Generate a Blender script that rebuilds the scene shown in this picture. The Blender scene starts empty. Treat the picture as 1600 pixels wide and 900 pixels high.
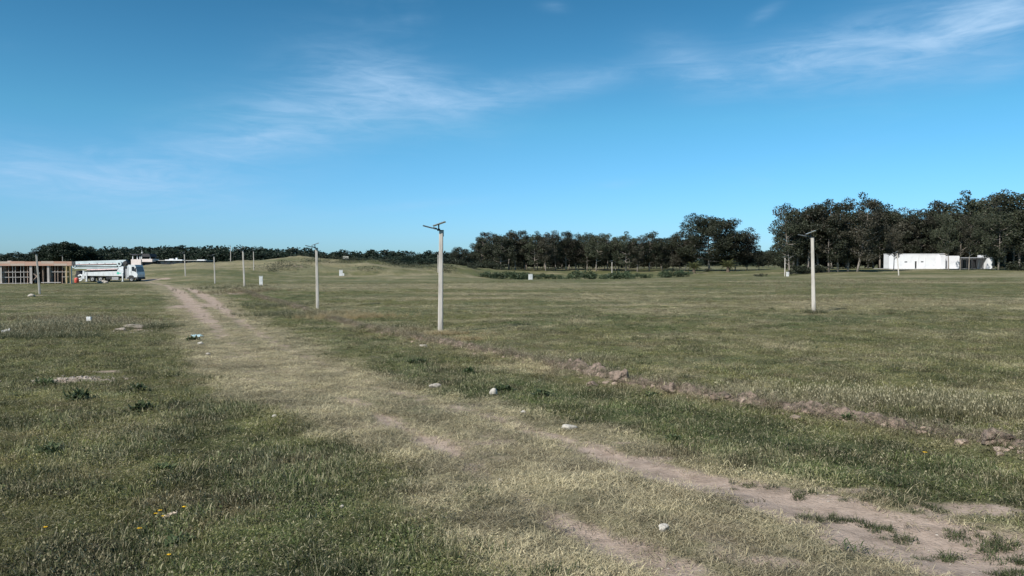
import bpy, math, random
import numpy as np
from mathutils import Vector, Matrix

# ------------------------------------------------------------------ camera, sky, sun
scene = bpy.context.scene
F = 1155.0                     # focal length in photo pixels (1600 wide)
HOR = 410.0                    # horizon row
EYE = 1.70
PITCH = math.atan((450.0 - HOR) / F)
cam_d = bpy.data.cameras.new('camera')
cam_d.sensor_width = 36.0
cam_d.lens = 36.0 * F / 1600.0
cam_d.clip_start = 0.05
cam_d.clip_end = 20000.0
cam = bpy.data.objects.new('camera', cam_d)
scene.collection.objects.link(cam)
cam.location = (0, 0, EYE)
cam.rotation_euler = (math.pi / 2 - PITCH, 0, 0)
scene.camera = cam

SUN_EL = math.radians(40)
SUN_DIR = Vector((-0.66, -0.75, 0)).normalized() * math.cos(SUN_EL)   # towards the sun
SUN_DIR.z = math.sin(SUN_EL)
sun_d = bpy.data.lights.new('sun', 'SUN')
sun_d.energy = 4.8
sun_d.angle = math.radians(0.53)
sun_d.color = (1.0, 0.955, 0.89)
sun = bpy.data.objects.new('sun', sun_d)
scene.collection.objects.link(sun)
sun.rotation_euler = SUN_DIR.to_track_quat('Z', 'Y').to_euler()
sun.location = (-40, -30, 60)

world = bpy.data.worlds.new('World')
scene.world = world
world.use_nodes = True
wn, wl = world.node_tree.nodes, world.node_tree.links
wn.clear()

def N(nodes, kind, **kw):
    n = nodes.new(kind)
    for k, v in kw.items():
        setattr(n, k, v)
    return n

def wmath(op, a, b=None, c=None, clamp=False):
    n = N(wn, 'ShaderNodeMath', operation=op, use_clamp=clamp)
    for i, v in enumerate((a, b, c)):
        if v is None:
            continue
        if isinstance(v, (int, float)):
            n.inputs[i].default_value = v
        else:
            wl.new(v, n.inputs[i])
    return n.outputs[0]

def wramp(v, a, b):
    n = N(wn, 'ShaderNodeMapRange', interpolation_type='SMOOTHSTEP')
    wl.new(v, n.inputs[0])
    n.inputs[1].default_value = a
    n.inputs[2].default_value = b
    return n.outputs[0]

sky = N(wn, 'ShaderNodeTexSky', sky_type='NISHITA')
sky.sun_disc = False
sky.sun_elevation = SUN_EL
sky.sun_rotation = math.atan2(SUN_DIR.x, SUN_DIR.y)
sky.air_density = 1.0
sky.dust_density = 0.35
sky.ozone_density = 2.5
sky.altitude = 0
tint = N(wn, 'ShaderNodeMix', data_type='RGBA', blend_type='MULTIPLY')
tint.inputs[0].default_value = 1.0
wl.new(sky.outputs[0], tint.inputs[6])
# clear air tint by height above the horizon (same all round)
tc0 = N(wn, 'ShaderNodeTexCoord')
sep0 = N(wn, 'ShaderNodeSeparateXYZ')
wl.new(tc0.outputs['Generated'], sep0.inputs[0])
def lin_mix(fac, a, b):
    n = N(wn, 'ShaderNodeMix', data_type='RGBA')
    wl.new(fac, n.inputs[0])
    for s_, v in ((n.inputs[6], a), (n.inputs[7], b)):
        if isinstance(v, tuple): s_.default_value = (*v, 1)
        else: wl.new(v, s_)
    return n.outputs[2]
def lin_ramp(v, a, b):
    n = N(wn, 'ShaderNodeMapRange')
    wl.new(v, n.inputs[0]); n.inputs[1].default_value = a; n.inputs[2].default_value = b
    return n.outputs[0]
t1 = lin_mix(lin_ramp(sep0.outputs[2], 0.03, 0.18), (0.58, 1.02, 1.58), (0.49, 1.11, 1.30))
t2 = lin_mix(lin_ramp(sep0.outputs[2], 0.18, 0.34), t1, (0.30, 0.85, 1.02))
wl.new(t2, tint.inputs[7])

# cirrus: streaky noise over the whole sky, denser along one drifting band
tc = N(wn, 'ShaderNodeTexCoord')
sep = N(wn, 'ShaderNodeSeparateXYZ')
wl.new(tc.outputs['Generated'], sep.inputs[0])
az = wmath('ARCTAN2', sep.outputs[0], sep.outputs[1])
el = wmath('ARCSINE', sep.outputs[2])
uv = N(wn, 'ShaderNodeCombineXYZ')
wl.new(az, uv.inputs[0]); wl.new(el, uv.inputs[1])

def wnoise(scale, rot, sx, sy, detail, dist, seed, rough=0.55):
    m = N(wn, 'ShaderNodeMapping')
    m.inputs['Location'].default_value = (seed, seed * 1.7, seed * 0.3)
    m.inputs['Rotation'].default_value = (0, 0, rot)
    m.inputs['Scale'].default_value = (sx, sy, 1)
    wl.new(uv.outputs[0], m.inputs[0])
    n = N(wn, 'ShaderNodeTexNoise')
    n.inputs['Scale'].default_value = scale
    n.inputs['Detail'].default_value = detail
    n.inputs['Roughness'].default_value = rough
    n.inputs['Distortion'].default_value = dist
    wl.new(m.outputs[0], n.inputs['Vector'])
    return n.outputs[0]

def pix_dir(px, py):
    u = math.atan((px - 800) / F)
    v = math.atan((HOR - py) / F * math.cos(u))
    return u, v

def blob(px, py, rx, ry, ang, gain):
    """soft elliptical cloud bank centred on a direction of the sky; radii in degrees"""
    u, v = pix_dir(px, py)
    a = math.radians(ang)
    du = wmath('SUBTRACT', az, u)
    dv = wmath('SUBTRACT', el, v)
    p = wmath('ADD', wmath('MULTIPLY', du, math.cos(a)), wmath('MULTIPLY', dv, math.sin(a)))
    q = wmath('SUBTRACT', wmath('MULTIPLY', dv, math.cos(a)), wmath('MULTIPLY', du, math.sin(a)))
    p = wmath('DIVIDE', p, math.radians(rx))
    q = wmath('DIVIDE', q, math.radians(ry))
    r2 = wmath('ADD', wmath('MULTIPLY', p, p), wmath('MULTIPLY', q, q))
    g = wmath('POWER', 2.718, wmath('MULTIPLY', r2, -1.0))
    return wmath('MULTIPLY', g, gain)

banks = None
for args in [(150, 283, 10.0, 1.8, -6, 1.0), (330, 232, 4.5, 1.2, 6, 0.45), (470, 190, 7.0, 2.6, 14, 0.9),
             (630, 145, 6.0, 2.3, -16, 0.75), (780, 150, 6.0, 1.1, 10, 0.62), (930, 128, 3.5, 0.8, 8, 0.45), (1080, 108, 3.2, 1.6, -22, 0.62),
             (1250, 95, 5.5, 1.5, 6, 0.85), (1480, 55, 7.5, 2.3, 10, 1.0), (1560, 112, 2.6, 0.6, 5, 0.45), (1570, 20, 5.0, 1.2, 14, 0.5),
             (650, 322, 5.0, 0.35, 6, 0.30), (960, 289, 2.0, 0.3, 4, 0.22), (75, 238, 1.7, 0.35, -3, 0.45), (225, 248, 1.9, 0.4, -6, 0.5), (146, 237, 0.5, 0.3, 10, 0.4),
             (1190, 26, 1.2, 0.4, 24, 0.35), (865, 15, 1.0, 0.35, -5, 0.25)]:
    b = blob(*args)
    banks = b if banks is None else wmath('ADD', banks, b)
streak = wnoise(2.2, math.radians(-14), 3.0, 15.0, 7, 0.9, 3.1, 0.58)
wisp = wnoise(2.0, math.radians(16), 4.5, 22.0, 8, 1.6, 9.4, 0.62)
patchy = wnoise(1.6, 0.2, 3.0, 6.0, 4, 0.4, 5.7)
fib = wmath('ADD', wmath('MULTIPLY', wramp(streak, 0.28, 0.80), 0.65), wmath('MULTIPLY', wramp(wisp, 0.30, 0.78), 0.55))
allsky = wmath('MULTIPLY', wramp(patchy, 0.58, 0.9), 0.25)
cl = wmath('MULTIPLY', wmath('ADD', banks, allsky), wmath('ADD', fib, 0.12))
cl = wmath('MULTIPLY', cl, 0.68, clamp=True)
cmix = N(wn, 'ShaderNodeMix', data_type='RGBA')
wl.new(cl, cmix.inputs[0])
wl.new(tint.outputs[2], cmix.inputs[6])
cmix.inputs[7].default_value = (4.6, 7.0, 9.8, 1)
bg = N(wn, 'ShaderNodeBackground')
SKY_K = 0.0755
bg.inputs[1].default_value = SKY_K
wl.new(cmix.outputs[2], bg.inputs[0])
wo = N(wn, 'ShaderNodeOutputWorld')
wl.new(bg.outputs[0], wo.inputs[0])

vs = scene.view_settings
vs.view_transform = 'Standard'
vs.look = 'None'
vs.exposure = 0.33
vs.gamma = 1.0
vs.use_curve_mapping = False
scene.render.engine = 'CYCLES'
scene.cycles.max_bounces = 4
scene.cycles.diffuse_bounces = 2
scene.cycles.transparent_max_bounces = 6
scene.cycles.use_denoising = True

# ------------------------------------------------------------------ helpers
random.seed(7)
rng = np.random.default_rng(11)
C = scene.collection

def lerp(a, b, t):
    return a + (b - a) * t

def sstep(a, b, x):
    t = np.clip((np.asarray(x, float) - a) / (b - a), 0, 1)
    return t * t * (3 - 2 * t)

def _hash(ix, iy, seed):
    h = (ix.astype(np.int64) * 374761393 + iy.astype(np.int64) * 668265263 + seed * 974711) & 0x7fffffff
    h = ((h ^ (h >> 13)) * 1274126177) & 0x7fffffff
    h = h ^ (h >> 16)
    return (h & 0xffff) / 65535.0

def vnoise(x, y, seed=0):
    ix, iy = np.floor(x), np.floor(y)
    fx, fy = x - ix, y - iy
    fx = fx * fx * (3 - 2 * fx); fy = fy * fy * (3 - 2 * fy)
    a, b = _hash(ix, iy, seed), _hash(ix + 1, iy, seed)
    c, d = _hash(ix, iy + 1, seed), _hash(ix + 1, iy + 1, seed)
    return (a * (1 - fx) + b * fx) * (1 - fy) + (c * (1 - fx) + d * fx) * fy

def fbm(x, y, seed=0, oct=4, gain=0.5):
    s, amp, tot = 0, 1.0, 0
    for o in range(oct):
        s = s + amp * vnoise(x * 2 ** o + 17.3 * o, y * 2 ** o - 9.1 * o, seed + o)
        tot += amp
        amp *= gain
    return s / tot

class MB:
    def __init__(self):
        self.v, self.f = [], []
    def add(self, vs_, fs_):
        n = len(self.v)
        self.v += [tuple(p) for p in vs_]
        self.f += [tuple(i + n for i in f) for f in fs_]
        return self
    def box(self, x0, x1, y0, y1, z0, z1, M=None):
        p = [Vector((x, y, z)) for x in (x0, x1) for y in (y0, y1) for z in (z0, z1)]
        if M is not None:
            p = [M @ q for q in p]
        return self.add(p, [(0, 1, 3, 2), (4, 6, 7, 5), (0, 4, 5, 1), (2, 3, 7, 6), (0, 2, 6, 4), (1, 5, 7, 3)])
    def bev(self, x0, x1, y0, y1, z0, z1, b, M=None):
        """box with chamfered long edges (all 12)"""
        pts, idx = [], {}
        X, Y, Z = (x0, x1), (y0, y1), (z0, z1)
        for i in range(2):
            for j in range(2):
                for k in range(2):
                    sx, sy, sz = (1, -1)[i], (1, -1)[j], (1, -1)[k]
                    idx[i, j, k, 0] = len(pts); pts.append(Vector((X[i], Y[j] + sy * b, Z[k] + sz * b)))
                    idx[i, j, k, 1] = len(pts); pts.append(Vector((X[i] + sx * b, Y[j], Z[k] + sz * b)))
                    idx[i, j, k, 2] = len(pts); pts.append(Vector((X[i] + sx * b, Y[j] + sy * b, Z[k])))
        fs = []
        for s in range(2):
            fs.append([idx[s, 0, 0, 0], idx[s, 1, 0, 0], idx[s, 1, 1, 0], idx[s, 0, 1, 0]])
            fs.append([idx[0, s, 0, 1], idx[1, s, 0, 1], idx[1, s, 1, 1], idx[0, s, 1, 1]])
            fs.append([idx[0, 0, s, 2], idx[1, 0, s, 2], idx[1, 1, s, 2], idx[0, 1, s, 2]])
        for i in range(2):
            for j in range(2):
                fs.append([idx[i, j, 0, 0], idx[i, j, 1, 0], idx[i, j, 1, 1], idx[i, j, 0, 1]])
                fs.append([idx[i, 0, j, 0], idx[i, 1, j, 0], idx[i, 1, j, 2], idx[i, 0, j, 2]])
                fs.append([idx[0, i, j, 1], idx[1, i, j, 1], idx[1, i, j, 2], idx[0, i, j, 2]])
                for k in range(2):
                    fs.append([idx[i, j, k, 0], idx[i, j, k, 1], idx[i, j, k, 2]])
        c = Vector(((x0 + x1) / 2, (y0 + y1) / 2, (z0 + z1) / 2))
        out = []
        for f in fs:
            a, b_, d = pts[f[0]], pts[f[1]], pts[f[2]]
            if (b_ - a).cross(d - a).dot(a - c) < 0:
                f = f[::-1]
            out.append(tuple(f))
        if M is not None:
            pts = [M @ q for q in pts]
        return self.add(pts, out)
    def tube(self, pts, radii, n=8, cap=True):
        pts = [Vector(p) for p in pts]
        base = len(self.v)
        prev = None
        for i, p in enumerate(pts):
            d = (pts[min(i + 1, len(pts) - 1)] - pts[max(i - 1, 0)]).normalized()
            if prev is None:
                up = Vector((0, 0, 1)) if abs(d.z) < 0.9 else Vector((1, 0, 0))
                s = d.cross(up).normalized()
            else:
                s = (prev - d * prev.dot(d)).normalized()
            prev = s
            t = d.cross(s)
            r = radii[i] if isinstance(radii, (list, tuple)) else radii
            for k in range(n):
                a = 2 * math.pi * k / n
                self.v.append(tuple(p + (s * math.cos(a) + t * math.sin(a)) * r))
        for i in range(len(pts) - 1):
            for k in range(n):
                a, b = base + i * n + k, base + i * n + (k + 1) % n
                self.f.append((a, b, b + n, a + n))
        if cap:
            self.f.append(tuple(base + k for k in range(n))[::-1])
            self.f.append(tuple(base + (len(pts) - 1) * n + k for k in range(n)))
        return self
    def prism(self, poly, y0, y1):
        """polygon in xz, extruded along y"""
        n = len(poly)
        vs_ = [(p[0], y0, p[1]) for p in poly] + [(p[0], y1, p[1]) for p in poly]
        fs_ = [tuple(range(n)), tuple(range(2 * n - 1, n - 1, -1))]
        fs_ += [(i, i + n, (i + 1) % n + n, (i + 1) % n) for i in range(n)]
        return self.add(vs_, fs_)
    def mesh(self, name, mat, smooth=False):
        me = bpy.data.meshes.new(name)
        me.from_pydata(self.v, [], self.f)
        me.materials.append(mat)
        if smooth:
            me.polygons.foreach_set('use_smooth', [True] * len(me.polygons))
        me.update()
        return me
    def build(self, name, mat, parent=None, smooth=False):
        return link(name, self.mesh(name, mat, smooth), parent)

def link(name, data, parent=None, loc=None):
    o = bpy.data.objects.new(name, data)
    C.objects.link(o)
    if parent is not None:
        o.parent = parent
    if loc is not None:
        o.location = loc
    return o

def tag(o, label=None, cat=None, group=None, kind=None):
    if label: o['label'] = label
    if cat: o['category'] = cat
    if group: o['group'] = group
    if kind: o['kind'] = kind
    return o

def empty(name, loc, rz=0.0, label=None, cat=None, group=None):
    o = bpy.data.objects.new(name, None)
    o.empty_display_size = 0.3
    C.objects.link(o)
    o.location = loc
    o.rotation_euler = (0, 0, rz)
    return tag(o, label, cat, group)

# materials -----------------------------------------------------------------
def material(name):
    m = bpy.data.materials.new(name)
    m.use_nodes = True
    nt = m.node_tree
    bs = nt.nodes['Principled BSDF']
    return m, nt, bs

def mix_rgb(nt, fac, a, b, blend='MIX'):
    n = N(nt.nodes, 'ShaderNodeMix', data_type='RGBA', blend_type=blend)
    for sock, v in ((n.inputs[0], fac), (n.inputs[6], a), (n.inputs[7], b)):
        if isinstance(v, (int, float)):
            sock.default_value = v
        elif isinstance(v, tuple):
            sock.default_value = (*v[:3], 1)
        else:
            nt.links.new(v, sock)
    return n.outputs[2]

def mth(nt, op, a, b=0.0, clamp=False):
    n = N(nt.nodes, 'ShaderNodeMath', operation=op, use_clamp=clamp)
    for i, v in enumerate((a, b)):
        if isinstance(v, (int, float)):
            n.inputs[i].default_value = v
        else:
            nt.links.new(v, n.inputs[i])
    return n.outputs[0]

def rng_map(nt, v, a, b, c=0.0, d=1.0):
    n = N(nt.nodes, 'ShaderNodeMapRange', interpolation_type='SMOOTHSTEP')
    nt.links.new(v, n.inputs[0])
    for i, q in enumerate((a, b, c, d)):
        n.inputs[i + 1].default_value = q
    return n.outputs[0]

def noise(nt, scale, detail=4, rough=0.55, coord='Object', stretch=None, dist=0.0):
    t = N(nt.nodes, 'ShaderNodeTexCoord')
    out = t.outputs[coord]
    if stretch:
        m = N(nt.nodes, 'ShaderNodeMapping')
        m.inputs['Scale'].default_value = stretch
        nt.links.new(out, m.inputs[0])
        out = m.outputs[0]
    n = N(nt.nodes, 'ShaderNodeTexNoise')
    n.inputs['Scale'].default_value = scale
    n.inputs['Detail'].default_value = detail
    n.inputs['Roughness'].default_value = rough
    n.inputs['Distortion'].default_value = dist
    nt.links.new(out, n.inputs['Vector'])
    return n.outputs[0]

def surf(name, a, b, scale=6.0, rough=0.7, metal=0.0, spec=0.3, bump=0.0, detail=5, stretch=None, lo=0.35, hi=0.7):
    """two-tone weathered surface"""
    m, nt, bs = material(name)
    n = noise(nt, scale, detail, 0.6, stretch=stretch)
    nt.links.new(mix_rgb(nt, rng_map(nt, n, lo, hi), a, b), bs.inputs['Base Color'])
    bs.inputs['Roughness'].default_value = rough
    bs.inputs['Metallic'].default_value = metal
    bs.inputs['Specular IOR Level'].default_value = spec
    if bump:
        bp = N(nt.nodes, 'ShaderNodeBump')
        bp.inputs['Strength'].default_value = bump
        bp.inputs['Distance'].default_value = 0.02
        nt.links.new(noise(nt, scale * 4, 4, 0.6, stretch=stretch), bp.inputs['Height'])
        nt.links.new(bp.outputs[0], bs.inputs['Normal'])
    return m

def leafmat(name, a, b, trans=0.25, vary=0.25):
    """foliage; per-leaf 'tint' attribute and per-object variation"""
    m, nt, bs = material(name)
    at = N(nt.nodes, 'ShaderNodeAttribute', attribute_name='tint')
    c = mix_rgb(nt, at.outputs['Fac'], a, b)
    oi = N(nt.nodes, 'ShaderNodeObjectInfo')
    k = rng_map(nt, oi.outputs['Random'], 0, 1, 1 - vary, 1 + vary)
    hsv = N(nt.nodes, 'ShaderNodeHueSaturation')
    nt.links.new(c, hsv.inputs['Color'])
    nt.links.new(k, hsv.inputs['Value'])
    nt.links.new(hsv.outputs[0], bs.inputs['Base Color'])
    bs.inputs['Roughness'].default_value = 0.55
    bs.inputs['Specular IOR Level'].default_value = 0.25
    tr = N(nt.nodes, 'ShaderNodeBsdfTranslucent')
    nt.links.new(hsv.outputs[0], tr.inputs[0])
    mx = N(nt.nodes, 'ShaderNodeMixShader')
    mx.inputs[0].default_value = trans
    nt.links.new(bs.outputs[0], mx.inputs[1]); nt.links.new(tr.outputs[0], mx.inputs[2])
    nt.links.new(mx.outputs[0], nt.nodes['Material Output'].inputs[0])
    return m

def tuftmat(name):
    """grass blades: colour set per tuft, paler to the tip, some dead blades"""
    m, nt, bs = material(name)
    at = N(nt.nodes, 'ShaderNodeAttribute', attribute_name='col', attribute_type='INSTANCER')
    tn = N(nt.nodes, 'ShaderNodeAttribute', attribute_name='tint')
    c = mix_rgb(nt, rng_map(nt, tn.outputs['Fac'], 0.45, 1.0, 0.0, 0.85), at.outputs['Color'], (0.36, 0.315, 0.205))
    hsv = N(nt.nodes, 'ShaderNodeHueSaturation')
    nt.links.new(c, hsv.inputs['Color'])
    nt.links.new(rng_map(nt, tn.outputs['Fac'], 0, 1, 0.55, 1.30), hsv.inputs['Value'])
    nt.links.new(hsv.outputs[0], bs.inputs['Base Color'])
    bs.inputs['Roughness'].default_value = 0.6
    bs.inputs['Specular IOR Level'].default_value = 0.2
    tr = N(nt.nodes, 'ShaderNodeBsdfTranslucent')
    nt.links.new(hsv.outputs[0], tr.inputs[0])
    mx = N(nt.nodes, 'ShaderNodeMixShader')
    mx.inputs[0].default_value = 0.25
    nt.links.new(bs.outputs[0], mx.inputs[1]); nt.links.new(tr.outputs[0], mx.inputs[2])
    nt.links.new(mx.outputs[0], nt.nodes['Material Output'].inputs[0])
    return m

# ------------------------------------------------------------------ the lie of the land
def px_point(px, py, Y):
    """photo pixel + depth along the view -> world point"""
    cp, sp = math.cos(PITCH), math.sin(PITCH)
    a, b = (px - 800) / F, (450 - py) / F
    dx, dy, dz = a, cp + b * sp, -sp + b * cp
    t = Y / dy
    return Vector((dx * t, Y, EYE + dz * t))

BASE_Y = np.array([0.4, 2, 4, 6, 9, 14, 20, 30, 45, 70, 110, 160, 240, 400, 900, 6000])
BASE_C = np.array([1.70, 1.74, 1.83, 1.97, 2.2, 2.45, 2.68, 2.88, 2.95, 3.0, 2.95, 2.7, 2.3, 2.2, 2.2, 2.2])

def base_c(d):
    return np.interp(np.log(np.maximum(d, 0.4)), np.log(BASE_Y), BASE_C)

# columns (photo x), distance, metres below the eye
CTRL = [(62, 77, 3.30), (1272, 41, 2.80), (688, 30.3, 2.89), (496, 51, 3.20), (382, 85, 2.80), (336, 114, 3.26),
        (290, 139, 2.55), (397, 162, 1.75), (956, 195, 4.05), (1226, 167, 3.15), (1404, 139, 2.45),
        (-60, 119, 3.4), (50, 119, 3.4), (110, 119, 3.42), (120, 132, 3.45), (170, 132, 3.45), (215, 132, 3.40),
        (230, 187, 0.65), (265, 187, 0.50), (310, 187, 0.48), (170, 187, 1.6), (60, 187, 3.0), (350, 192, 0.35), (375, 195, 0.2), (400, 198, -0.3),
        (440, 200, -1.45), (475, 200, -1.2), (510, 200, -0.95), (545, 200, -0.75), (580, 200, -0.9), (600, 200, -0.2), (625, 202, 0.9), (660, 202, 0.7), (700, 204, 0.2), (725, 215, 1.2),
        (440, 160, 2.3), (540, 158, 2.75), (620, 158, 2.75), (690, 160, 2.9), (480, 178, 0.5), (580, 178, 0.9), (540, 178, 0.9), (420, 180, 0.7),
        (440, 235, 1.2), (540, 235, 1.2), (640, 235, 1.5), (300, 235, 2.0),
        (138, 36, 3.12), (0, 32, 3.04), (300, 62, 3.22), (60, 45, 3.2), (200, 95, 3.45),
        (1600, 21, 2.73), (1600, 41, 2.84), (1600, 80, 2.78), (1600, 170, 2.10), (1480, 170, 2.2), (1400, 170, 2.35),
        (1300, 170, 2.5), (1230, 195, 2.3), (1430, 195, 1.75), (1530, 195, 1.65), (1650, 195, 1.7),
        (1000, 110, 2.86), (800, 112, 2.92), (1150, 110, 2.8), (1000, 80, 2.9), (1150, 150, 2.9), (1270, 110, 2.75), (1450, 110, 2.7),
        (760, 150, 3.4), (880, 150, 3.45), (1000, 150, 3.4), (1080, 150, 3.15), (780, 185, 3.8), (880, 190, 4.0), (1050, 190, 3.6),
        (740, 230, 2.3), (820, 236, 2.4), (930, 236, 2.4), (1030, 236, 2.5), (1110, 215, 2.7), (1180, 225, 2.4),
        (715, 226, 2.1)]
for _y in (0.5, 2, 4, 6, 9, 14, 20):
    for _p in (-700, 50, 800, 1550, 2300):
        CTRL.append((_p, _y, float(base_c(_y))))
for _y in (30, 45, 70, 110, 160):
    for _p in (-700, 2300):
        CTRL.append((_p, _y, float(base_c(_y))))
for _y in (280, 400, 700, 2000):
    for _p in (-700, 0, 400, 800, 1200, 1600, 2300):
        CTRL.append((_p, _y, 2.2 if _p > 720 else 2.0))
_cu = np.array([math.atan((c[0] - 800) / F) * 3.2 for c in CTRL])
_cv = np.array([math.log(c[1]) * 2.0 for c in CTRL])
_cz = np.array([c[2] - base_c(c[1]) for c in CTRL], float)

def _tps(r2):
    return np.where(r2 > 1e-12, 0.5 * r2 * np.log(np.maximum(r2, 1e-12)), 0.0)

_n = len(CTRL)
_K = _tps((_cu[:, None] - _cu[None]) ** 2 + (_cv[:, None] - _cv[None]) ** 2) + np.eye(_n) * 0.002
_P = np.stack([np.ones(_n), _cu, _cv], 1)
_A = np.block([[_K, _P], [_P.T, np.zeros((3, 3))]])
_W = np.linalg.solve(_A, np.concatenate([_cz, np.zeros(3)]))

def land(x, y):
    """large-scale ground height"""
    x = np.atleast_1d(np.asarray(x, float)); y = np.atleast_1d(np.asarray(y, float))
    out = np.empty_like(x)
    for i in range(0, len(x), 60000):
        xs, ys = x[i:i + 60000], y[i:i + 60000]
        r = np.hypot(xs, ys)
        ang = np.arctan2(xs, ys)
        d = np.maximum(np.where(ys > 0, ys, r * 0.5), 0.4)
        d = np.maximum(d, r * 0.5)
        a = np.clip(ang, -0.85, 0.85)
        u, v = a * 3.2, np.log(np.minimum(d, 2000)) * 2.0
        k = _tps((u[:, None] - _cu[None]) ** 2 + (v[:, None] - _cv[None]) ** 2)
        cor = k @ _W[:_n] + _W[_n] + _W[_n + 1] * u + _W[_n + 2] * v
        cor = cor * (1 - sstep(0.80, 1.35, np.abs(ang))) * (1 - sstep(280, 600, d)) * sstep(1.0, 4.0, d)
        out[i:i + 60000] = EYE - (base_c(d) + cor)
    return out

def to_ground(px, py, lo=2.0, hi=240.0):
    """first point where the sight line through a photo pixel meets the land"""
    Ys = np.exp(np.linspace(math.log(lo), math.log(hi), 900))
    P = [px_point(px, py, Y) for Y in Ys]
    xs = np.array([p.x for p in P]); zs = np.array([p.z for p in P])
    below = zs < land(xs, Ys)
    i = int(np.argmax(below)) if below.any() else len(Ys) - 1
    return Vector((xs[i], Ys[i], 0))

def poly_world(pts):
    out = []
    for p in pts:
        w = to_ground(p[0], p[1])
        out.append((w.x, w.y, *p[2:]))
    return np.array(out)

def poly_dist(x, y, P):
    """distance to a polyline and its interpolated extra columns at the nearest point"""
    best = np.full(x.shape, 1e9)
    ex = np.zeros((P.shape[1] - 2,) + x.shape)
    for a, b in zip(P[:-1], P[1:]):
        d = b[:2] - a[:2]
        L = max(d @ d, 1e-9)
        t = np.clip(((x - a[0]) * d[0] + (y - a[1]) * d[1]) / L, 0, 1)
        q = np.hypot(x - a[0] - t * d[0], y - a[1] - t * d[1])
        m = q < best
        best = np.where(m, q, best)
        for k in range(ex.shape[0]):
            ex[k] = np.where(m, a[2 + k] + t * (b[2 + k] - a[2 + k]), ex[k])
    return best, ex

# ruts: photo x, y, half width (m), bareness
RUT_L = poly_world([(222, 436, .6, .5), (262, 446, .7, .6), (292, 468, .9, .9), (318, 494, .8, .75), (362, 535, .5, .5), (430, 582, .4, .40), (520, 615, .3, .35), (552, 628, .30, .78), (585, 643, .28, .40),
                    (612, 657, .32, .9), (640, 670, .26, .42), (668, 683, .32, .85), (700, 696, .30, .8), (722, 712, .26, .35), (750, 735, .30, .62), (790, 762, .26, .35), (850, 800, .3, .5), (960, 852, .36, .8), (1080, 905, .4, .6), (1250, 985, .4, .5)])
RUT_R = poly_world([(222, 436, .5, .4), (280, 448, .6, .5), (330, 468, .8, .85), (372, 500, .6, .6), (440, 540, .5, .5), (560, 592, .4, .45), (690, 635, .36, .5), (780, 652, .34, .6),
                    (900, 688, .36, .75), (1000, 728, .42, 1.05), (1130, 758, .44, 1.25), (1260, 791, .52, 1.3), (1400, 830, .60, 1.32), (1520, 866, .64, 1.3), (1650, 905, .6, 1.2), (1900, 985, .6, 1.2)])
TRACK = poly_world([(215, 435, 2.0), (265, 447, 2.0), (308, 468, 2.2), (345, 500, 2.0), (400, 552, 1.75), (500, 607, 1.6), (640, 650, 1.5), (800, 692, 1.5), (960, 762, 1.5),
                    (1150, 828, 1.5), (1400, 905, 1.6), (1700, 990, 1.7)])
BERM = poly_world([(352, 449, .35, .10), (400, 462, .4, .16), (470, 482, .4, .16), (545, 506, .35, .16), (640, 528, .34, .16), (720, 543, .32, .17), (800, 558, .32, .18), (880, 576, .32, .22),
                   (970, 598, .33, .24), (1050, 608, .33, .22), (1140, 627, .33, .22), (1230, 640, .3, .15), (1310, 655, .33, .2), (1400, 670, .33, .2), (1480, 682, .3, .18), (1560, 698, .36, .26), (1700, 725, .36, .24), (1900, 762, .36, .2)])
def gp(px, py):
    w = to_ground(px, py)
    return w.x, w.y
# bare or rubbly patches: x, y, radius across, radius in depth, bareness
PATCH = [(*gp(118, 594), .75, .5, 1.1), (*gp(160, 582), .8, .35, .7), (*gp(40, 607), .5, .3, .5), (*gp(205, 515), .9, .7, .8), (*gp(305, 478), 2.2, 4.0, .85),
         (*gp(1000, 860), .28, .2, .9), (*gp(905, 832), .2, .14, .8), (*gp(690, 606), .35, .3, .5), (*gp(20, 715), .3, .2, .6), (*gp(975, 690), .22, .14, .7), (*gp(1035, 712), .3, .15, .7),
         (*gp(100, 702), .4, .2, .5), (*gp(378, 457), 4.0, 5.0, .6), (*gp(275, 421), 9.0, 4.0, .42), (*gp(245, 437), 5.0, 3.0, .8), (*gp(1330, 768), .5, .3, .6), (*gp(460, 418), 8.0, 6.0, .5),
         (*gp(1480, 800), .8, .35, .75), (*gp(1180, 735), .35, .15, .6), (*gp(62, 462), 2.0, 2.5, .6), (*gp(1215, 885), .5, .2, .8), (*gp(1100, 427), 7, 8, .5)]

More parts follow.
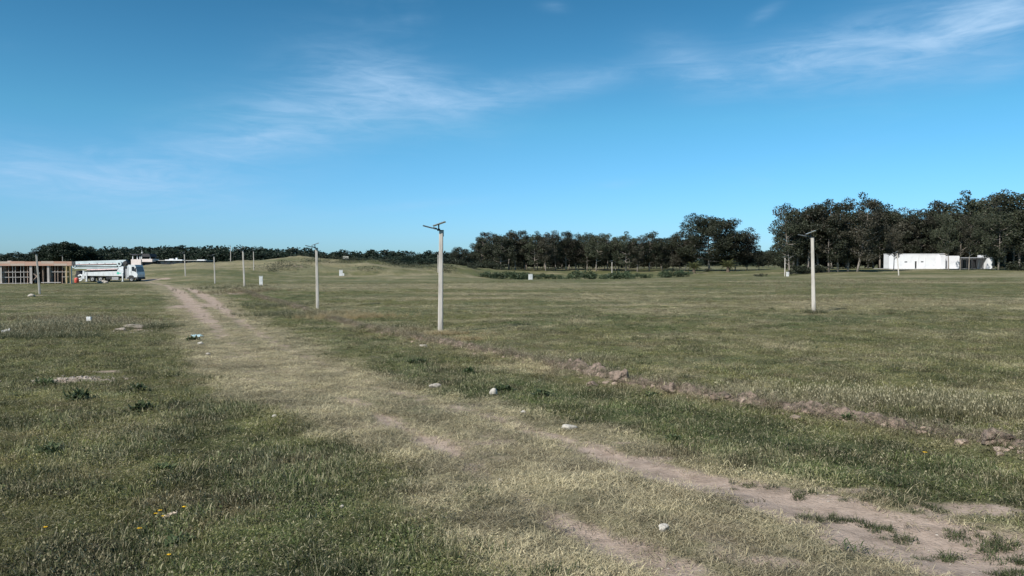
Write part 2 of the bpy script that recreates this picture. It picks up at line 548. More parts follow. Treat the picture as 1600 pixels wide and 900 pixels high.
def masks(x, y):
    """bare soil, dry straw and lush-green fractions of the ground cover at world positions"""
    n1 = fbm(x * .8, y * .8, 3, 4)
    n2 = fbm(x * 2.6, y * 2.6, 21, 4, .6)
    n3 = fbm(x * .12, y * .12, 40, 3)
    dirt = np.zeros_like(x)
    for P in (RUT_L, RUT_R):
        d, e = poly_dist(x, y, P)
        f = np.exp(-(d / np.maximum(e[0] * (0.7 + 0.7 * n1), .05)) ** 2) * e[1]
        dirt = np.maximum(dirt, f)
    for (cx, cy, rx, ry, s) in PATCH:
        f = np.exp(-(((x - cx) / rx) ** 2 + ((y - cy) / ry) ** 2)) * s
        dirt = np.maximum(dirt, f)
    dirt = dirt * (0.25 + 1.05 * n2 + .45 * fbm(x * 7, y * 7, 171, 3, .6))
    d, e = poly_dist(x, y, TRACK)
    trk = 1 - sstep(.72, 1.45, d / e[0] + (n1 - .5) * .9)
    dirt = np.maximum(dirt, trk * (.06 + .62 * fbm(x * 2.1 + 5, y * 2.1, 187, 4, .6)))
    # between track and bank on the right the grass is green and thick
    db, eb = poly_dist(x, y, BERM)
    side = np.exp(-((d - 3.0) / 1.3) ** 2) * (x > -30)
    near_b = np.exp(-(db / .42) ** 2)
    n4 = fbm(x * 1.1 + 9, y * 1.1, 77, 4, .55)
    dry = trk * (.55 + .75 * n2 + .40 * sstep(.62, .40, n4)) + .55 * sstep(.56, .78, n1 * .5 + n3 * .5) + .25 * sstep(.5, .75, n4)
    lush = .22 * trk * sstep(.52, .66, n4) + side * sstep(-8, 1, x) * .8 + .65 * sstep(.48, .68, n4) * (1 - trk) * np.exp(-np.maximum(y - 14, 0) / 22.)
    lush = lush * (1 - .8 * near_b)
    fm = fbm(x * .33, y * .5, 143, 4, .6)
    lush = lush + .7 * sstep(.52, .66, fm) * sstep(12, 40, y)
    dry = dry + .5 * sstep(.50, .66, fbm(x * .25 + 40, y * .4, 151, 4, .6)) * sstep(12, 40, y)
    dirt = np.maximum(dirt, near_b * np.clip(eb[1] * 4.2, 0, 1) * (.0 + .9 * n2))
    dry = dry + .45 * np.exp(-(((x + 80) / 30) ** 2 + ((y - 175) / 22) ** 2))
    # dry belt round the far field's old furrows
    dry = dry + .75 * sstep(.45, .75, fbm(x * .035, y * .11, 61, 4)) * sstep(30, 60, y) + .5 * near_b * (y < 40)
    return np.clip(dirt, 0, 1.3), np.clip(dry, 0, 1), np.clip(lush, 0, 1), trk, db, eb, near_b

def relief(x, y):
    """ruts, bank, tussocks"""
    r = np.hypot(x, y)
    z = 0.10 * (fbm(x * .35, y * .35, 5, 3) - .5) + 0.05 * (fbm(x * 1.7, y * 1.7, 15, 3) - .5) + 0.022 * (fbm(x * 7, y * 7, 25, 2) - .5) * np.exp(-r / 25)
    z = z * sstep(.5, 3, r)
    z = z + sstep(150, 175, y) * (x < -5) * (x > -120) * (1 - sstep(215, 240, y)) * (1.5 * (fbm(x * .09, y * .09, 51, 3) - .5) + .7 * (fbm(x * .3, y * .3, 52, 3) - .5))
    for P in (RUT_L, RUT_R):
        d, e = poly_dist(x, y, P)
        z = z - .05 * np.exp(-(d / (e[0] * .8)) ** 2) * np.clip(e[1], 0, 1)
    d, e = poly_dist(x, y, BERM)
    lump = .05 + .55 * fbm(x * 1.9, y * 1.9, 33, 4, .6)
    z = z + e[1] * lump * np.exp(-(d / e[0]) ** 2)
    z = z - .07 * np.exp(-((d - .75) / .35) ** 2) * (e[1] > .1)
    return z

def ground_z(x, y):
    x = np.atleast_1d(np.asarray(x, float)); y = np.atleast_1d(np.asarray(y, float))
    return land(x, y) + relief(x, y)

def gz(x, y):
    return float(ground_z([x], [y])[0])

def drop(px, py, lo=2.0, hi=240.0):
    """ground point under a photo pixel"""
    w = to_ground(px, py, lo, hi)
    return Vector((w.x, w.y, gz(w.x, w.y)))

def at(px, Y):
    """ground point in a photo column at a known distance"""
    x = (px - 800) / F * Y / math.cos(PITCH)
    return Vector((x, Y, gz(x, Y)))
# ------------------------------------------------------------------ ground sheet
front = np.arange(-43.0, 43.01, 0.16)
rest = np.concatenate([np.arange(-180, -43.5, 3.0), front, np.arange(44.5, 180, 3.0)])
ang = np.radians(rest)
rad = [0.35]
while rad[-1] < 7000:
    r_ = rad[-1]
    rad.append(r_ + max(.05, r_ * (.013 if r_ < 45 else .017 if r_ < 260 else .06)))
rad = np.array(rad)
A_, R_ = np.meshgrid(ang, rad)
gx, gy = (R_ * np.sin(A_)).ravel(), (R_ * np.cos(A_)).ravel()
gzv = ground_z(gx, gy)
na, nr = len(ang), len(rad)
i0 = (np.arange(nr - 1)[:, None] * na + np.arange(na)[None]).ravel()
i1 = (np.arange(nr - 1)[:, None] * na + (np.arange(na)[None] + 1) % na).ravel()
quads = np.stack([i0, i0 + na, i1 + na, i1], 1)[:, ::-1]
gx = np.append(gx, 0.0); gy = np.append(gy, 0.0); gzv = np.append(gzv, gzv[:na].mean())
cen = len(gx) - 1
verts = np.stack([gx, gy, gzv], 1)
gm = bpy.data.meshes.new('ground')
nq = len(quads)
gm.vertices.add(len(verts)); gm.vertices.foreach_set('co', verts.ravel())
tri = np.stack([np.full(na, cen), np.arange(na), (np.arange(na) + 1) % na], 1)[:, ::-1]
loops = np.concatenate([quads.ravel(), tri.ravel()])
gm.loops.add(len(loops)); gm.loops.foreach_set('vertex_index', loops)
gm.polygons.add(nq + na)
gm.polygons.foreach_set('loop_start', np.concatenate([np.arange(nq) * 4, nq * 4 + np.arange(na) * 3]))
gm.update(); gm.validate()
gm.polygons.foreach_set('use_smooth', [True] * len(gm.polygons))
dirt_, dry_, lush_, trk_, db_, eb_, nb_ = masks(gx, gy)
for nm, arr in (('dirt', dirt_), ('dry', dry_), ('lush', lush_)):
    a = gm.attributes.new(nm, 'FLOAT', 'POINT')
    a.data.foreach_set('value', arr.astype(np.float32))

OLIVE, GREEN, STRAW, SOIL = (0.124, 0.125, 0.046), (0.074, 0.098, 0.034), (0.355, 0.297, 0.188), (0.500, 0.385, 0.305)
m, nt, bs = material('meadow_ground')
def gattr(nm):
    return N(nt.nodes, 'ShaderNodeAttribute', attribute_name=nm).outputs['Fac']
nA, nB, nC, nD = None, noise(nt, .6, 5, .65), noise(nt, 4, 4, .7), noise(nt, 38, 2, .7)
lushf = mth(nt, 'ADD', gattr('lush'), mth(nt, 'MULTIPLY', mth(nt, 'SUBTRACT', nB, .5), 2.2), clamp=True)
g = mix_rgb(nt, lushf, OLIVE, GREEN)
dryf = mth(nt, 'ADD', gattr('dry'), mth(nt, 'MULTIPLY', mth(nt, 'SUBTRACT', nC, .5), 1.5), clamp=True)
dryf = mth(nt, 'MULTIPLY', dryf, .75)
g = mix_rgb(nt, dryf, g, STRAW)
far = noise(nt, .09, 3, .55, stretch=(.6, 1.6, 1))
g = mix_rgb(nt, rng_map(nt, far, .42, .64, 0, .5), g, (.10, .118, .058))
brown = noise(nt, 1.6, 3, .65)
g = mix_rgb(nt, rng_map(nt, brown, .52, .70, 0, .65), g, (.105, .092, .060))
dk = noise(nt, 2.6, 4, .7, stretch=(.55, 1.3, 1))
g = mix_rgb(nt, rng_map(nt, dk, .52, .68, 0, .6), g, (.052, .066, .034))
soil = mix_rgb(nt, rng_map(nt, nC, .38, .66), SOIL, (.33, .25, .195))
soil = mix_rgb(nt, rng_map(nt, nD, .48, .70, 0, .55), soil, (.20, .155, .12))
soil = mix_rgb(nt, rng_map(nt, noise(nt, 160, 2, .5), .66, .74, 0, .5), soil, (.50, .46, .41))
dsum = mth(nt, 'ADD', gattr('dirt'), mth(nt, 'MULTIPLY', mth(nt, 'SUBTRACT', nC, .5), .55))
df = rng_map(nt, dsum, .36, .70)
col = mix_rgb(nt, df, g, soil)
col = mix_rgb(nt, rng_map(nt, nD, .25, .75, .30, 0.0), col, (0.02, 0.02, 0.015))
nt.links.new(col, bs.inputs['Base Color'])
bs.inputs['Roughness'].default_value = .95
bs.inputs['Specular IOR Level'].default_value = .1
bp = N(nt.nodes, 'ShaderNodeBump')
bp.inputs['Strength'].default_value = .7
bp.inputs['Distance'].default_value = .03
hsum = mth(nt, 'ADD', nC, mth(nt, 'MULTIPLY', nD, .6))
nt.links.new(hsum, bp.inputs['Height'])
nt.links.new(bp.outputs[0], bs.inputs['Normal'])
gm.materials.append(m)
tag(link('ground', gm), 'grassy open field with a worn dirt track running off to the left', 'ground', kind='structure')

# ------------------------------------------------------------------ ground cover
TUFT = tuftmat('grass_blades')
SRC = {}

def blades_mesh(name, n, radius, h0, h1, lean, w0, w1, dead, seed, flop=0.35, seedhead=0.0):
    r = np.random.default_rng(seed)
    V, Fc, T = [], [], []
    for i in range(n):
        a = r.uniform(0, 2 * math.pi); q = radius * math.sqrt(r.uniform())
        px, py = q * math.cos(a), q * math.sin(a)
        h = r.uniform(h0, h1); w = r.uniform(w0, w1)
        la = r.uniform(0, 2 * math.pi); ln = abs(r.normal(lean, .22 + .25 * lean * (lean < 1.2)))
        dx, dy = math.cos(la), math.sin(la)
        sa = la + math.pi / 2 + r.normal(0, .5)
        sx, sy = math.cos(sa) * w / 2, math.sin(sa) * w / 2
        l1 = min(ln, 1.45); l2 = min(ln + flop * r.uniform(.4, 1.6), 1.75)
        m1 = (px + dx * math.sin(l1) * h * .5, py + dy * math.sin(l1) * h * .5, math.cos(l1) * h * .5)
        m2 = (m1[0] + dx * math.sin(l2) * h * .5, m1[1] + dy * math.sin(l2) * h * .5, max(m1[2] + math.cos(l2) * h * .5, .004))
        b = len(V)
        V += [(px - sx, py - sy, -.012), (px + sx, py + sy, -.012), (m1[0] + sx * .8, m1[1] + sy * .8, m1[2]), (m1[0] - sx * .8, m1[1] - sy * .8, m1[2]), m2]
        Fc += [(b, b + 1, b + 2, b + 3), (b + 3, b + 2, b + 4)]
        t = r.uniform(.55, 1.0) if r.uniform() < dead else r.uniform(0, .42)
        T += [t * .8, t * .8, t, t, min(t * 1.1, 1)]
        if seedhead and r.uniform() < seedhead:
            b = len(V)
            k = w * 2.2
            V += [m2, (m2[0] + sx * 3, m2[1] + sy * 3, m2[2] + k * 2), (m2[0], m2[1], m2[2] + k * 5), (m2[0] - sx * 3, m2[1] - sy * 3, m2[2] + k * 2)]
            Fc += [(b, b + 1, b + 2, b + 3)]
            T += [.95] * 4
    me = bpy.data.meshes.new(name)
    me.from_pydata(V, [], Fc)
    at_ = me.attributes.new('tint', 'FLOAT', 'POINT')
    at_.data.foreach_set('value', np.array(T, np.float32))
    me.materials.append(TUFT)
    return me

def clover_mesh(name, n, radius, l0, l1, h, seed):
    r = np.random.default_rng(seed)
    V, Fc, T = [], [], []
    for i in range(n):
        a = r.uniform(0, 2 * math.pi); q = radius * math.sqrt(r.uniform())
        c = np.array((q * math.cos(a), q * math.sin(a), r.uniform(.006, h)))
        nrm = np.array((r.normal(0, .55), r.normal(0, .55), 1.0)); nrm /= np.linalg.norm(nrm)
        u = np.cross(nrm, r.normal(0, 1, 3)); u /= np.linalg.norm(u); v = np.cross(nrm, u)
        L = r.uniform(l0, l1); W = L * r.uniform(.45, .8)
        b = len(V)
        V += [tuple(c - u * L / 2), tuple(c + v * W / 2), tuple(c + u * L / 2), tuple(c - v * W / 2)]
        Fc.append((b, b + 1, b + 2, b + 3))
        T += [r.uniform(.55, .9) if r.uniform() < .12 else r.uniform(0, .45)] * 4
    me = bpy.data.meshes.new(name)
    me.from_pydata(V, [], Fc)
    at_ = me.attributes.new('tint', 'FLOAT', 'POINT')
    at_.data.foreach_set('value', np.array(T, np.float32))
    me.materials.append(TUFT)
    return me

def source(coll_name, meshes):
    c = bpy.data.collections.new(coll_name)
    for i, me in enumerate(meshes):
        o = bpy.data.objects.new('%s_%02d' % (coll_name, i), me)
        c.objects.link(o)
    return c

SHORT = source('short_blades', [blades_mesh('short_blades', 58, .165, .015, .062, .85, .003, .0065, .26, 100 + i) for i in range(5)] + [clover_mesh('ground_leaves', 55, .16, .010, .024, .028, 150 + i) for i in range(2)])
FLAT = source('straw_blades', [blades_mesh('straw_blades', 60, .165, .03, .10, 1.28, .0025, .0048, .72, 200 + i, .15) for i in range(5)])
TALL = source('tall_blades', [blades_mesh('tall_blades', 26, .09, .12, .40, .22, .003, .006, .35, 300 + i, .5, .25) for i in range(5)])
CLUMP = source('clump_blades', [blades_mesh('clump_blades', 55, .10, .05, .15, .75, .004, .008, .14, 400 + i, .6) for i in range(4)])

def scatter(name, coll, P, col, scl, tilt, label, cat):
    """one object: points carrying blade tufts"""
    n = len(P)
    me = bpy.data.meshes.new(name)
    me.vertices.add(n); me.vertices.foreach_set('co', np.ascontiguousarray(P, np.float32).ravel())
    k = len(coll.objects)
    r = np.random.default_rng(n)
    a = me.attributes.new('idx', 'INT', 'POINT'); a.data.foreach_set('value', r.integers(0, k, n).astype(np.int32))
    rot = np.stack([r.normal(0, tilt, n), r.normal(0, tilt, n), r.uniform(0, 6.283, n)], 1).astype(np.float32)
    a = me.attributes.new('rot', 'FLOAT_VECTOR', 'POINT'); a.data.foreach_set('vector', rot.ravel())
    a = me.attributes.new('scl', 'FLOAT_VECTOR', 'POINT'); a.data.foreach_set('vector', np.ascontiguousarray(scl, np.float32).ravel())
    a = me.attributes.new('col', 'FLOAT_COLOR', 'POINT')
    a.data.foreach_set('color', np.concatenate([col, np.ones((n, 1))], 1).astype(np.float32).ravel())
    me.materials.append(TUFT)
    o = link(name, me)
    ng = bpy.data.node_groups.new(name + '_nodes', 'GeometryNodeTree')
    ng.interface.new_socket('Geometry', in_out='INPUT', socket_type='NodeSocketGeometry')
    ng.interface.new_socket('Geometry', in_out='OUTPUT', socket_type='NodeSocketGeometry')
    gi, go = ng.nodes.new('NodeGroupInput'), ng.nodes.new('NodeGroupOutput')
    ci = ng.nodes.new('GeometryNodeCollectionInfo')
    ci.inputs['Collection'].default_value = coll
    ci.inputs['Separate Children'].default_value = True
    ci.inputs['Reset Children'].default_value = True
    ip = ng.nodes.new('GeometryNodeInstanceOnPoints')
    ip.inputs['Pick Instance'].default_value = True
    def na_(nm, dt):
        q = ng.nodes.new('GeometryNodeInputNamedAttribute'); q.data_type = dt
        q.inputs[0].default_value = nm
        return q.outputs[0]
    ng.links.new(gi.outputs[0], ip.inputs['Points'])
    ng.links.new(ci.outputs[0], ip.inputs['Instance'])
    ng.links.new(na_('idx', 'INT'), ip.inputs['Instance Index'])
    er = ng.nodes.new('FunctionNodeEulerToRotation')
    ng.links.new(na_('rot', 'FLOAT_VECTOR'), er.inputs[0])
    ng.links.new(er.outputs[0], ip.inputs['Rotation'])
    ng.links.new(na_('scl', 'FLOAT_VECTOR'), ip.inputs['Scale'])
    ng.links.new(ip.outputs[0], go.inputs[0])
    o.modifiers.new('blades', 'NODES').node_group = ng
    return tag(o, label, cat, kind='stuff')

def wedge(n, y0, y1, power, half=.80):
    """random ground points in the part of the field that can be seen, thinning with distance"""
    u = rng.uniform(0, 1, n)
    e = 2 - power
    y = (u * (y1 ** e - y0 ** e) + y0 ** e) ** (1 / e)
    x = rng.uniform(-half, half, n) * (y + 2.5)
    return x, y

def palette(dirt, dry, lush, n, x, y):
    o, gcol, s, b = map(np.array, ((.196, .188, .062), (.086, .120, .038), (.52, .44, .285), (.17, .135, .085)))
    # clumps of one kind of plant share a colour: pale bents, rusty dead patches, dark broad-bladed grass
    val = .52 + .96 * sstep(.30, .70, fbm(x * 1.7, y * 1.7, 301, 4, .6))
    rust = sstep(.60, .74, fbm(x * 1.3 + 70, y * 1.3, 311, 4, .6)) * .6
    c = lerp(o, gcol, np.clip(lush * 1.25 + rng.normal(0, .25, n), 0, 1)[:, None])
    c = lerp(c, s, np.clip(dry * .8 + rng.normal(0, .12, n), 0, .95)[:, None])
    c = lerp(c, np.array((.20, .145, .085)), rust[:, None])
    w = (rng.uniform(0, 1, n) < .10)[:, None]
    c = np.where(w, lerp(c, b, .7), c)
    return np.clip(c * (rng.uniform(.62, 1.38, n) * val)[:, None], .005, 1)

# short turf
x, y = wedge(88000, 3.2, 120, 1.7)
di, dr, lu, tk, dbb, ebb, nbb = masks(x, y)
keep = rng.uniform(0, 1, len(x)) > sstep(.30, .62, di) * .955
keep &= rng.uniform(0, 1, len(x)) > tk * .70
x, y, di, dr, lu, tk = (q[keep] for q in (x, y, di, dr, lu, tk))
n = len(x)
z = ground_z(x, y)
hmap = .30 + 1.15 * sstep(.3, .75, fbm(x * 1.1 + 9, y * 1.1, 77, 4, .55)) + .3 * lu
s = (y / 6.0) ** .36 * rng.uniform(.75, 1.3, n)
hz = np.minimum(s, 1.35) * hmap * (1 - .6 * tk) * rng.uniform(.6, 1.3, n) * (1 - .6 * sstep(40, 115, y))
scatter('short_grass', SHORT, np.stack([x, y, z], 1), palette(di, dr, lu, n, x, y), np.stack([s, s, hz], 1), .18, 'short uneven meadow grass covering the open field', 'grass')
# flattened straw on the track and in dry patches
x, y = wedge(58000, 3.0, 75, 1.7)
di, dr, lu, tk, dbb, ebb, nbb = masks(x, y)
keep = rng.uniform(0, 1, len(x)) < np.clip(tk * .75 + dr * .6 + .08, 0, 1) * (1 - .97 * sstep(.36, .66, di))
x, y, di, dr, lu, tk = (q[keep] for q in (x, y, di, dr, lu, tk))
n = len(x)
z = ground_z(x, y)
s = (y / 6.0) ** .42 * rng.uniform(.7, 1.3, n)
c = palette(di, np.clip(dr + .35, 0, 1), lu * .3, n, x, y)
scatter('dry_straw', FLAT, np.stack([x, y, z], 1), c, np.stack([s, s, np.minimum(s, 1.2) * .8], 1), .10, 'flattened dry straw lying along the worn track', 'straw')

# taller weeds and seed stalks: left-hand weedy belt, round the posts, along the bank
TP, TCOL, TSC = [], [], []
def tall_at(px, py, n, rx, ry, col, h0, h1):
    n = int(n * 1.7); h0, h1 = h0 * 1.15, h1 * 1.15
    cx, cy = gp(px, py)
    xs, ys = cx + rng.normal(0, rx, n), cy + rng.normal(0, ry, n)
    hs = rng.uniform(h0, h1, n)
    TP.append(np.stack([xs, ys, ground_z(xs, ys)], 1))
    TCOL.append(np.array(col)[None] * rng.uniform(.65, 1.3, n)[:, None])
    w = rng.uniform(.9, 1.5, n)
    TSC.append(np.stack([w, w, hs], 1))
GOLD, DKG, MID = (.40, .30, .15), (.055, .075, .032), (.13, .125, .062)
for px_, py_, n_, rx_, ry_, cc, a_, b_ in [
    (40, 520, 260, 1.6, .9, MID, .8, 1.5), (100, 512, 300, 1.3, .9, DKG, .7, 1.3), (150, 508, 260, 1.1, 1.0, (.16, .125, .07), .7, 1.3), (60, 528, 120, 1.3, .5, DKG, .6, 1.1), (170, 514, 120, .6, .5, (.15, .16, .06), .5, .9), (235, 512, 120, .5, .8, DKG, .5, 1.0), (110, 500, 160, 1.8, 1.2, (.17, .13, .075), .7, 1.2),
    (668, 524, 240, .8, .3, GOLD, .28, .5), (712, 531, 150, .6, .22, GOLD, .25, .5), (620, 517, 130, .7, .4, (.22, .18, .10), .4, .8), (690, 522, 30, .25, .15, GOLD, .25, .45),
    (545, 496, 220, 1.5, .8, GOLD, .5, 1.0), (515, 490, 120, .8, .6, GOLD, .5, 1.0), (470, 492, 260, 1.6, 1.1, DKG, .6, 1.2), (430, 478, 160, 1.6, 1.5, DKG, .5, 1.1), (600, 512, 90, .8, .4, DKG, .5, .9),
    (385, 455, 160, 2.2, 2.0, (.18, .14, .08), .7, 1.3), (350, 450, 120, 2.5, 2.2, DKG, .7, 1.3), (1274, 489, 60, .35, .25, DKG, .5, .9), (1300, 468, 200, 5, 2, (.19, .16, .09), .6, 1.0), (900, 565, 60, .8, .3, MID, .4, .7),
    (1320, 627, 60, 1.0, .3, (.20, .19, .10), .5, .9), (1420, 634, 90, .9, .35, (.19, .18, .10), .5, .9), (1240, 618, 50, .8, .3, MID, .5, .8), (1545, 650, 50, .6, .3, MID, .5, .8),
    (1360, 440, 160, 8, 5, (.20, .16, .10), .8, 1.3), (1215, 446, 160, 8, 6, (.19, .155, .09), .7, 1.2)]:
    tall_at(px_, py_, n_, rx_, ry_, cc, a_, b_)
# thin stalks standing up out of the near turf
x, y = wedge(900, 4.0, 30, 1.5)
di, dr, lu, tk, dbb, ebb, nbb = masks(x, y)
k_ = (di < .25) & (tk < .4)
x, y = x[k_], y[k_]
TP.append(np.stack([x, y, ground_z(x, y)], 1)); TCOL.append(np.array((.15, .155, .075))[None] * rng.uniform(.7, 1.3, len(x))[:, None])
w = rng.uniform(.3, .6, len(x)); TSC.append(np.stack([w, w, rng.uniform(.3, .75, len(x))], 1))
# rough growth on the bank
tt = rng.uniform(0, 1, 1500) ** .7
seg = np.concatenate([[0], np.cumsum(np.hypot(*np.diff(BERM[:, :2], axis=0).T))])
dist_ = seg[-1] * (1 - tt * .92)
bx = np.interp(dist_, seg, BERM[:, 0]) + rng.normal(0, .26, 1500)
by = np.interp(dist_, seg, BERM[:, 1]) + rng.normal(0, .26, 1500)
TP.append(np.stack([bx, by, ground_z(bx, by) + .05 * np.exp(-(poly_dist(bx, by, BERM)[0] / .25) ** 2)], 1))
pick = rng.uniform(0, 1, 1500)[:, None]
TCOL.append(np.where(pick < .45, np.array((.22, .17, .12))[None], np.where(pick < .7, np.array(DKG)[None], np.array((.13, .105, .075))[None])) * rng.uniform(.6, 1.3, 1500)[:, None])
w = rng.uniform(.7, 1.3, 1500); TSC.append(np.stack([w, w, rng.uniform(.18, .5, 1500)], 1))
TP, TCOL, TSC = map(np.concatenate, (TP, TCOL, TSC))
scatter('tall_grass', TALL, TP, TCOL, TSC, .16, 'taller weeds and golden seed stalks round the posts and along the bank', 'grass')

nb_n = 2600
tt = rng.uniform(0, 1, nb_n)
dist_ = seg[-1] * (1 - tt * .85)
bx = np.interp(dist_, seg, BERM[:, 0]) + rng.normal(0, .20, nb_n)
by = np.interp(dist_, seg, BERM[:, 1]) + rng.normal(0, .20, nb_n)
cc = np.where(rng.uniform(0, 1, nb_n)[:, None] < .6, np.array((.19, .145, .105))[None], np.array((.075, .078, .040))[None]) * rng.uniform(.6, 1.35, nb_n)[:, None]
w = rng.uniform(.7, 1.4, nb_n)
scatter('root_tangle', FLAT, np.stack([bx, by, ground_z(bx, by) + .01 + .11 * np.exp(-(poly_dist(bx, by, BERM)[0] / .22) ** 2) * rng.uniform(.2, 1, nb_n)], 1), cc, np.stack([w, w, w * 1.5], 1), .5, 'tangle of dead roots and stalks over the low earth bank', 'roots')

# thick dark-green grass clumps in the near turf
x, y = wedge(2600, 3.5, 45, 1.6)
di, dr, lu, tk, dbb, ebb, nbb = masks(x, y)
cn = fbm(x * .8, y * .8, 131, 3)
k_ = (di < .45) & (tk < .75) & (rng.uniform(0, 1, len(x)) < sstep(.45, .62, cn) + .3 * lu)
x, y = x[k_], y[k_]
s = rng.uniform(.6, 1.4, len(x)) * (y / 7) ** .2
# tufts invading the bare rut edges on the right
ex = []
for px_, py_ in [(1318, 810), (1380, 823), (1412, 838), (1455, 800), (1510, 835), (1540, 842), (1560, 850), (1570, 890), (1330, 757), (1366, 785), (1390, 770), (1250, 770), (1300, 752), (1465, 865), (1400, 772), (1180, 755), (1500, 775), (1425, 793), (1590, 870), (1270, 808)]:
    for _ in range(8):
        w_ = to_ground(px_ + random.gauss(0, 17), py_ + random.gauss(0, 3.5))
        ex.append((w_.x, w_.y))
ex = np.array(ex)
x, y, s = np.concatenate([x, ex[:, 0]]), np.concatenate([y, ex[:, 1]]), np.concatenate([s, rng.uniform(.3, .75, len(ex))])
scatter('grass_clumps', CLUMP, np.stack([x, y, ground_z(x, y)], 1), np.array((.088, .108, .044))[None] * rng.uniform(.6, 1.4, len(x))[:, None], np.stack([s, s, s * .8], 1), .12,
        'thick dark green grass clumps dotted through the turf', 'grass')

# ------------------------------------------------------------------ stones, clods, weeds, litter
STONE = surf('pale_stone', (.42, .375, .32), (.29, .255, .215), 14, .9, bump=.6)
CHALK = surf('white_stone', (.50, .46, .40), (.36, .33, .28), 22, .9, bump=.5)
ROCKM = surf('field_rock', (.40, .34, .28), (.24, .20, .165), 9, .92, bump=.8)
CLOD = surf('turned_earth', (.25, .185, .145), (.055, .048, .034), 11, .97, bump=1.0)

from mathutils import noise as mnoise
def rock_mesh(name, sx, sy, sz, mat, seed, rough=.22, sub=3):
    import bmesh
    bm = bmesh.new()
    bmesh.ops.create_icosphere(bm, subdivisions=sub, radius=1)
    r = random.Random(seed)
    ph = [(r.uniform(0, 6), r.uniform(1.2, 3.2), Vector((r.gauss(0, 1), r.gauss(0, 1), r.gauss(0, 1))).normalized()) for _ in range(6)]
    for v in bm.verts:
        nz = mnoise.fractal(v.co * 2.3 + Vector((seed, seed * 2, 0)), 1.0, 2.0, 4) if rough > .3 else 0.0
        k = 1 + .45 * nz + rough * sum(math.sin(p + f * v.co.dot(d) * 2) for p, f, d in ph) / 2.4 + r.uniform(-.25, .25) * rough
        co = v.co * k
        # a few flat facets
        for p, f, d in ph[:3]:
            t = co.dot(d)
            if t > .72: co -= d * (t - .72) * .8
        v.co = Vector((co.x * sx, co.y * sy, co.z * sz))
    me = bpy.data.meshes.new(name)
    bm.to_mesh(me); bm.free()
    me.materials.append(mat)
    return me

def stone(name, px, py, sx, sy, sz, mat, label, seed, sink=.25, rz=0, group=None, rough=.2, cat='stone'):
    p = drop(px, py)
    o = link(name, rock_mesh(name, sx, sy, sz, mat, seed, rough))
    o.location = (p.x, p.y, p.z + sz * (1 - 2 * sink) + .015)
    o.rotation_euler = (0, 0, rz)
    return tag(o, label, cat, group)

stone('stone', 771, 619, .075, .07, .068, CHALK, 'round white stone lying in green grass right of the track', 1, .12, rough=.10)
stone('stone', 888, 669, .105, .06, .045, CHALK, 'flat oblong pale stone at the right edge of the track', 2, .15, .1, rough=.12)
stone('stone', 1037, 838, .042, .036, .028, CHALK, 'small white stone amid straw between the two ruts', 3, .2)
stone('stone', 680, 606, .11, .08, .055, STONE, 'half buried beige stone beside a worn patch right of the track', 4, .3)
stone('stone', 429, 658, .035, .03, .02, CHALK, 'tiny white stone in the grass left of the track', 5, .2)
stone('stone', 313, 539, .09, .07, .06, CHALK, 'small white stone just below the blue plastic scrap', 6, .25)
stone('stone', 325, 555, .07, .05, .04, STONE, 'small beige stone between the blue scrap and the track', 7, .25)
stone('stone', 50, 464, .32, .25, .18, STONE, 'pale boulder by the foot of the leaning left post', 8, .25)
stone('stone', 662, 541, .12, .08, .05, STONE, 'pale flat stone in the grass below the tallest lamp post', 9, .3)
stone('stone', 818, 648, .035, .03, .022, CHALK, 'tiny pale stone between the round stone and the flat one', 12, .2)
stone('stone', 534, 795, .016, .013, .012, CHALK, 'white pebble in the foreground grass left of the straw', 13, .2)
stone('stone', 782, 750, .022, .016, .014, CHALK, 'white pebble on the straw near a bare patch', 14, .2)
stone('rock_slab', 206, 514, .48, .30, .14, ROCKM, 'long grey brown rock slab tilted on the rubble beside the weeds', 10, .2, .3, rough=.28)
stone('rock_slab', 190, 518, .26, .18, .08, ROCKM, 'smaller broken rock at the left foot of the grey slab', 11, .2, -.4)
stone('earth_clod', 971, 600, .17, .13, .10, CLOD, 'large reddish dried clod standing highest on the earth bank', 21, .1, .2, 'clods on the earth bank', .42, 'clod')
stone('earth_clod', 1047, 614, .11, .1, .10, CLOD, 'pointed pale clod on the bank right of the largest clod', 22, .15, 0, 'clods on the earth bank', .40, 'clod')
stone('earth_clod', 1125, 627, .15, .1, .07, CLOD, 'wide low clod on the middle stretch of the earth bank', 23, .2, 0, 'clods on the earth bank', .40, 'clod')
stone('earth_clod', 1555, 700, .16, .12, .09, CLOD, 'rooty clod at the right end of the earth bank', 24, .15, 0, 'clods on the earth bank', .42, 'clod')
stone('earth_clod', 925, 600, .11, .1, .07, CLOD, 'small clod on the bank left of the largest clod', 25, .2, 0, 'clods on the earth bank', .40, 'clod')

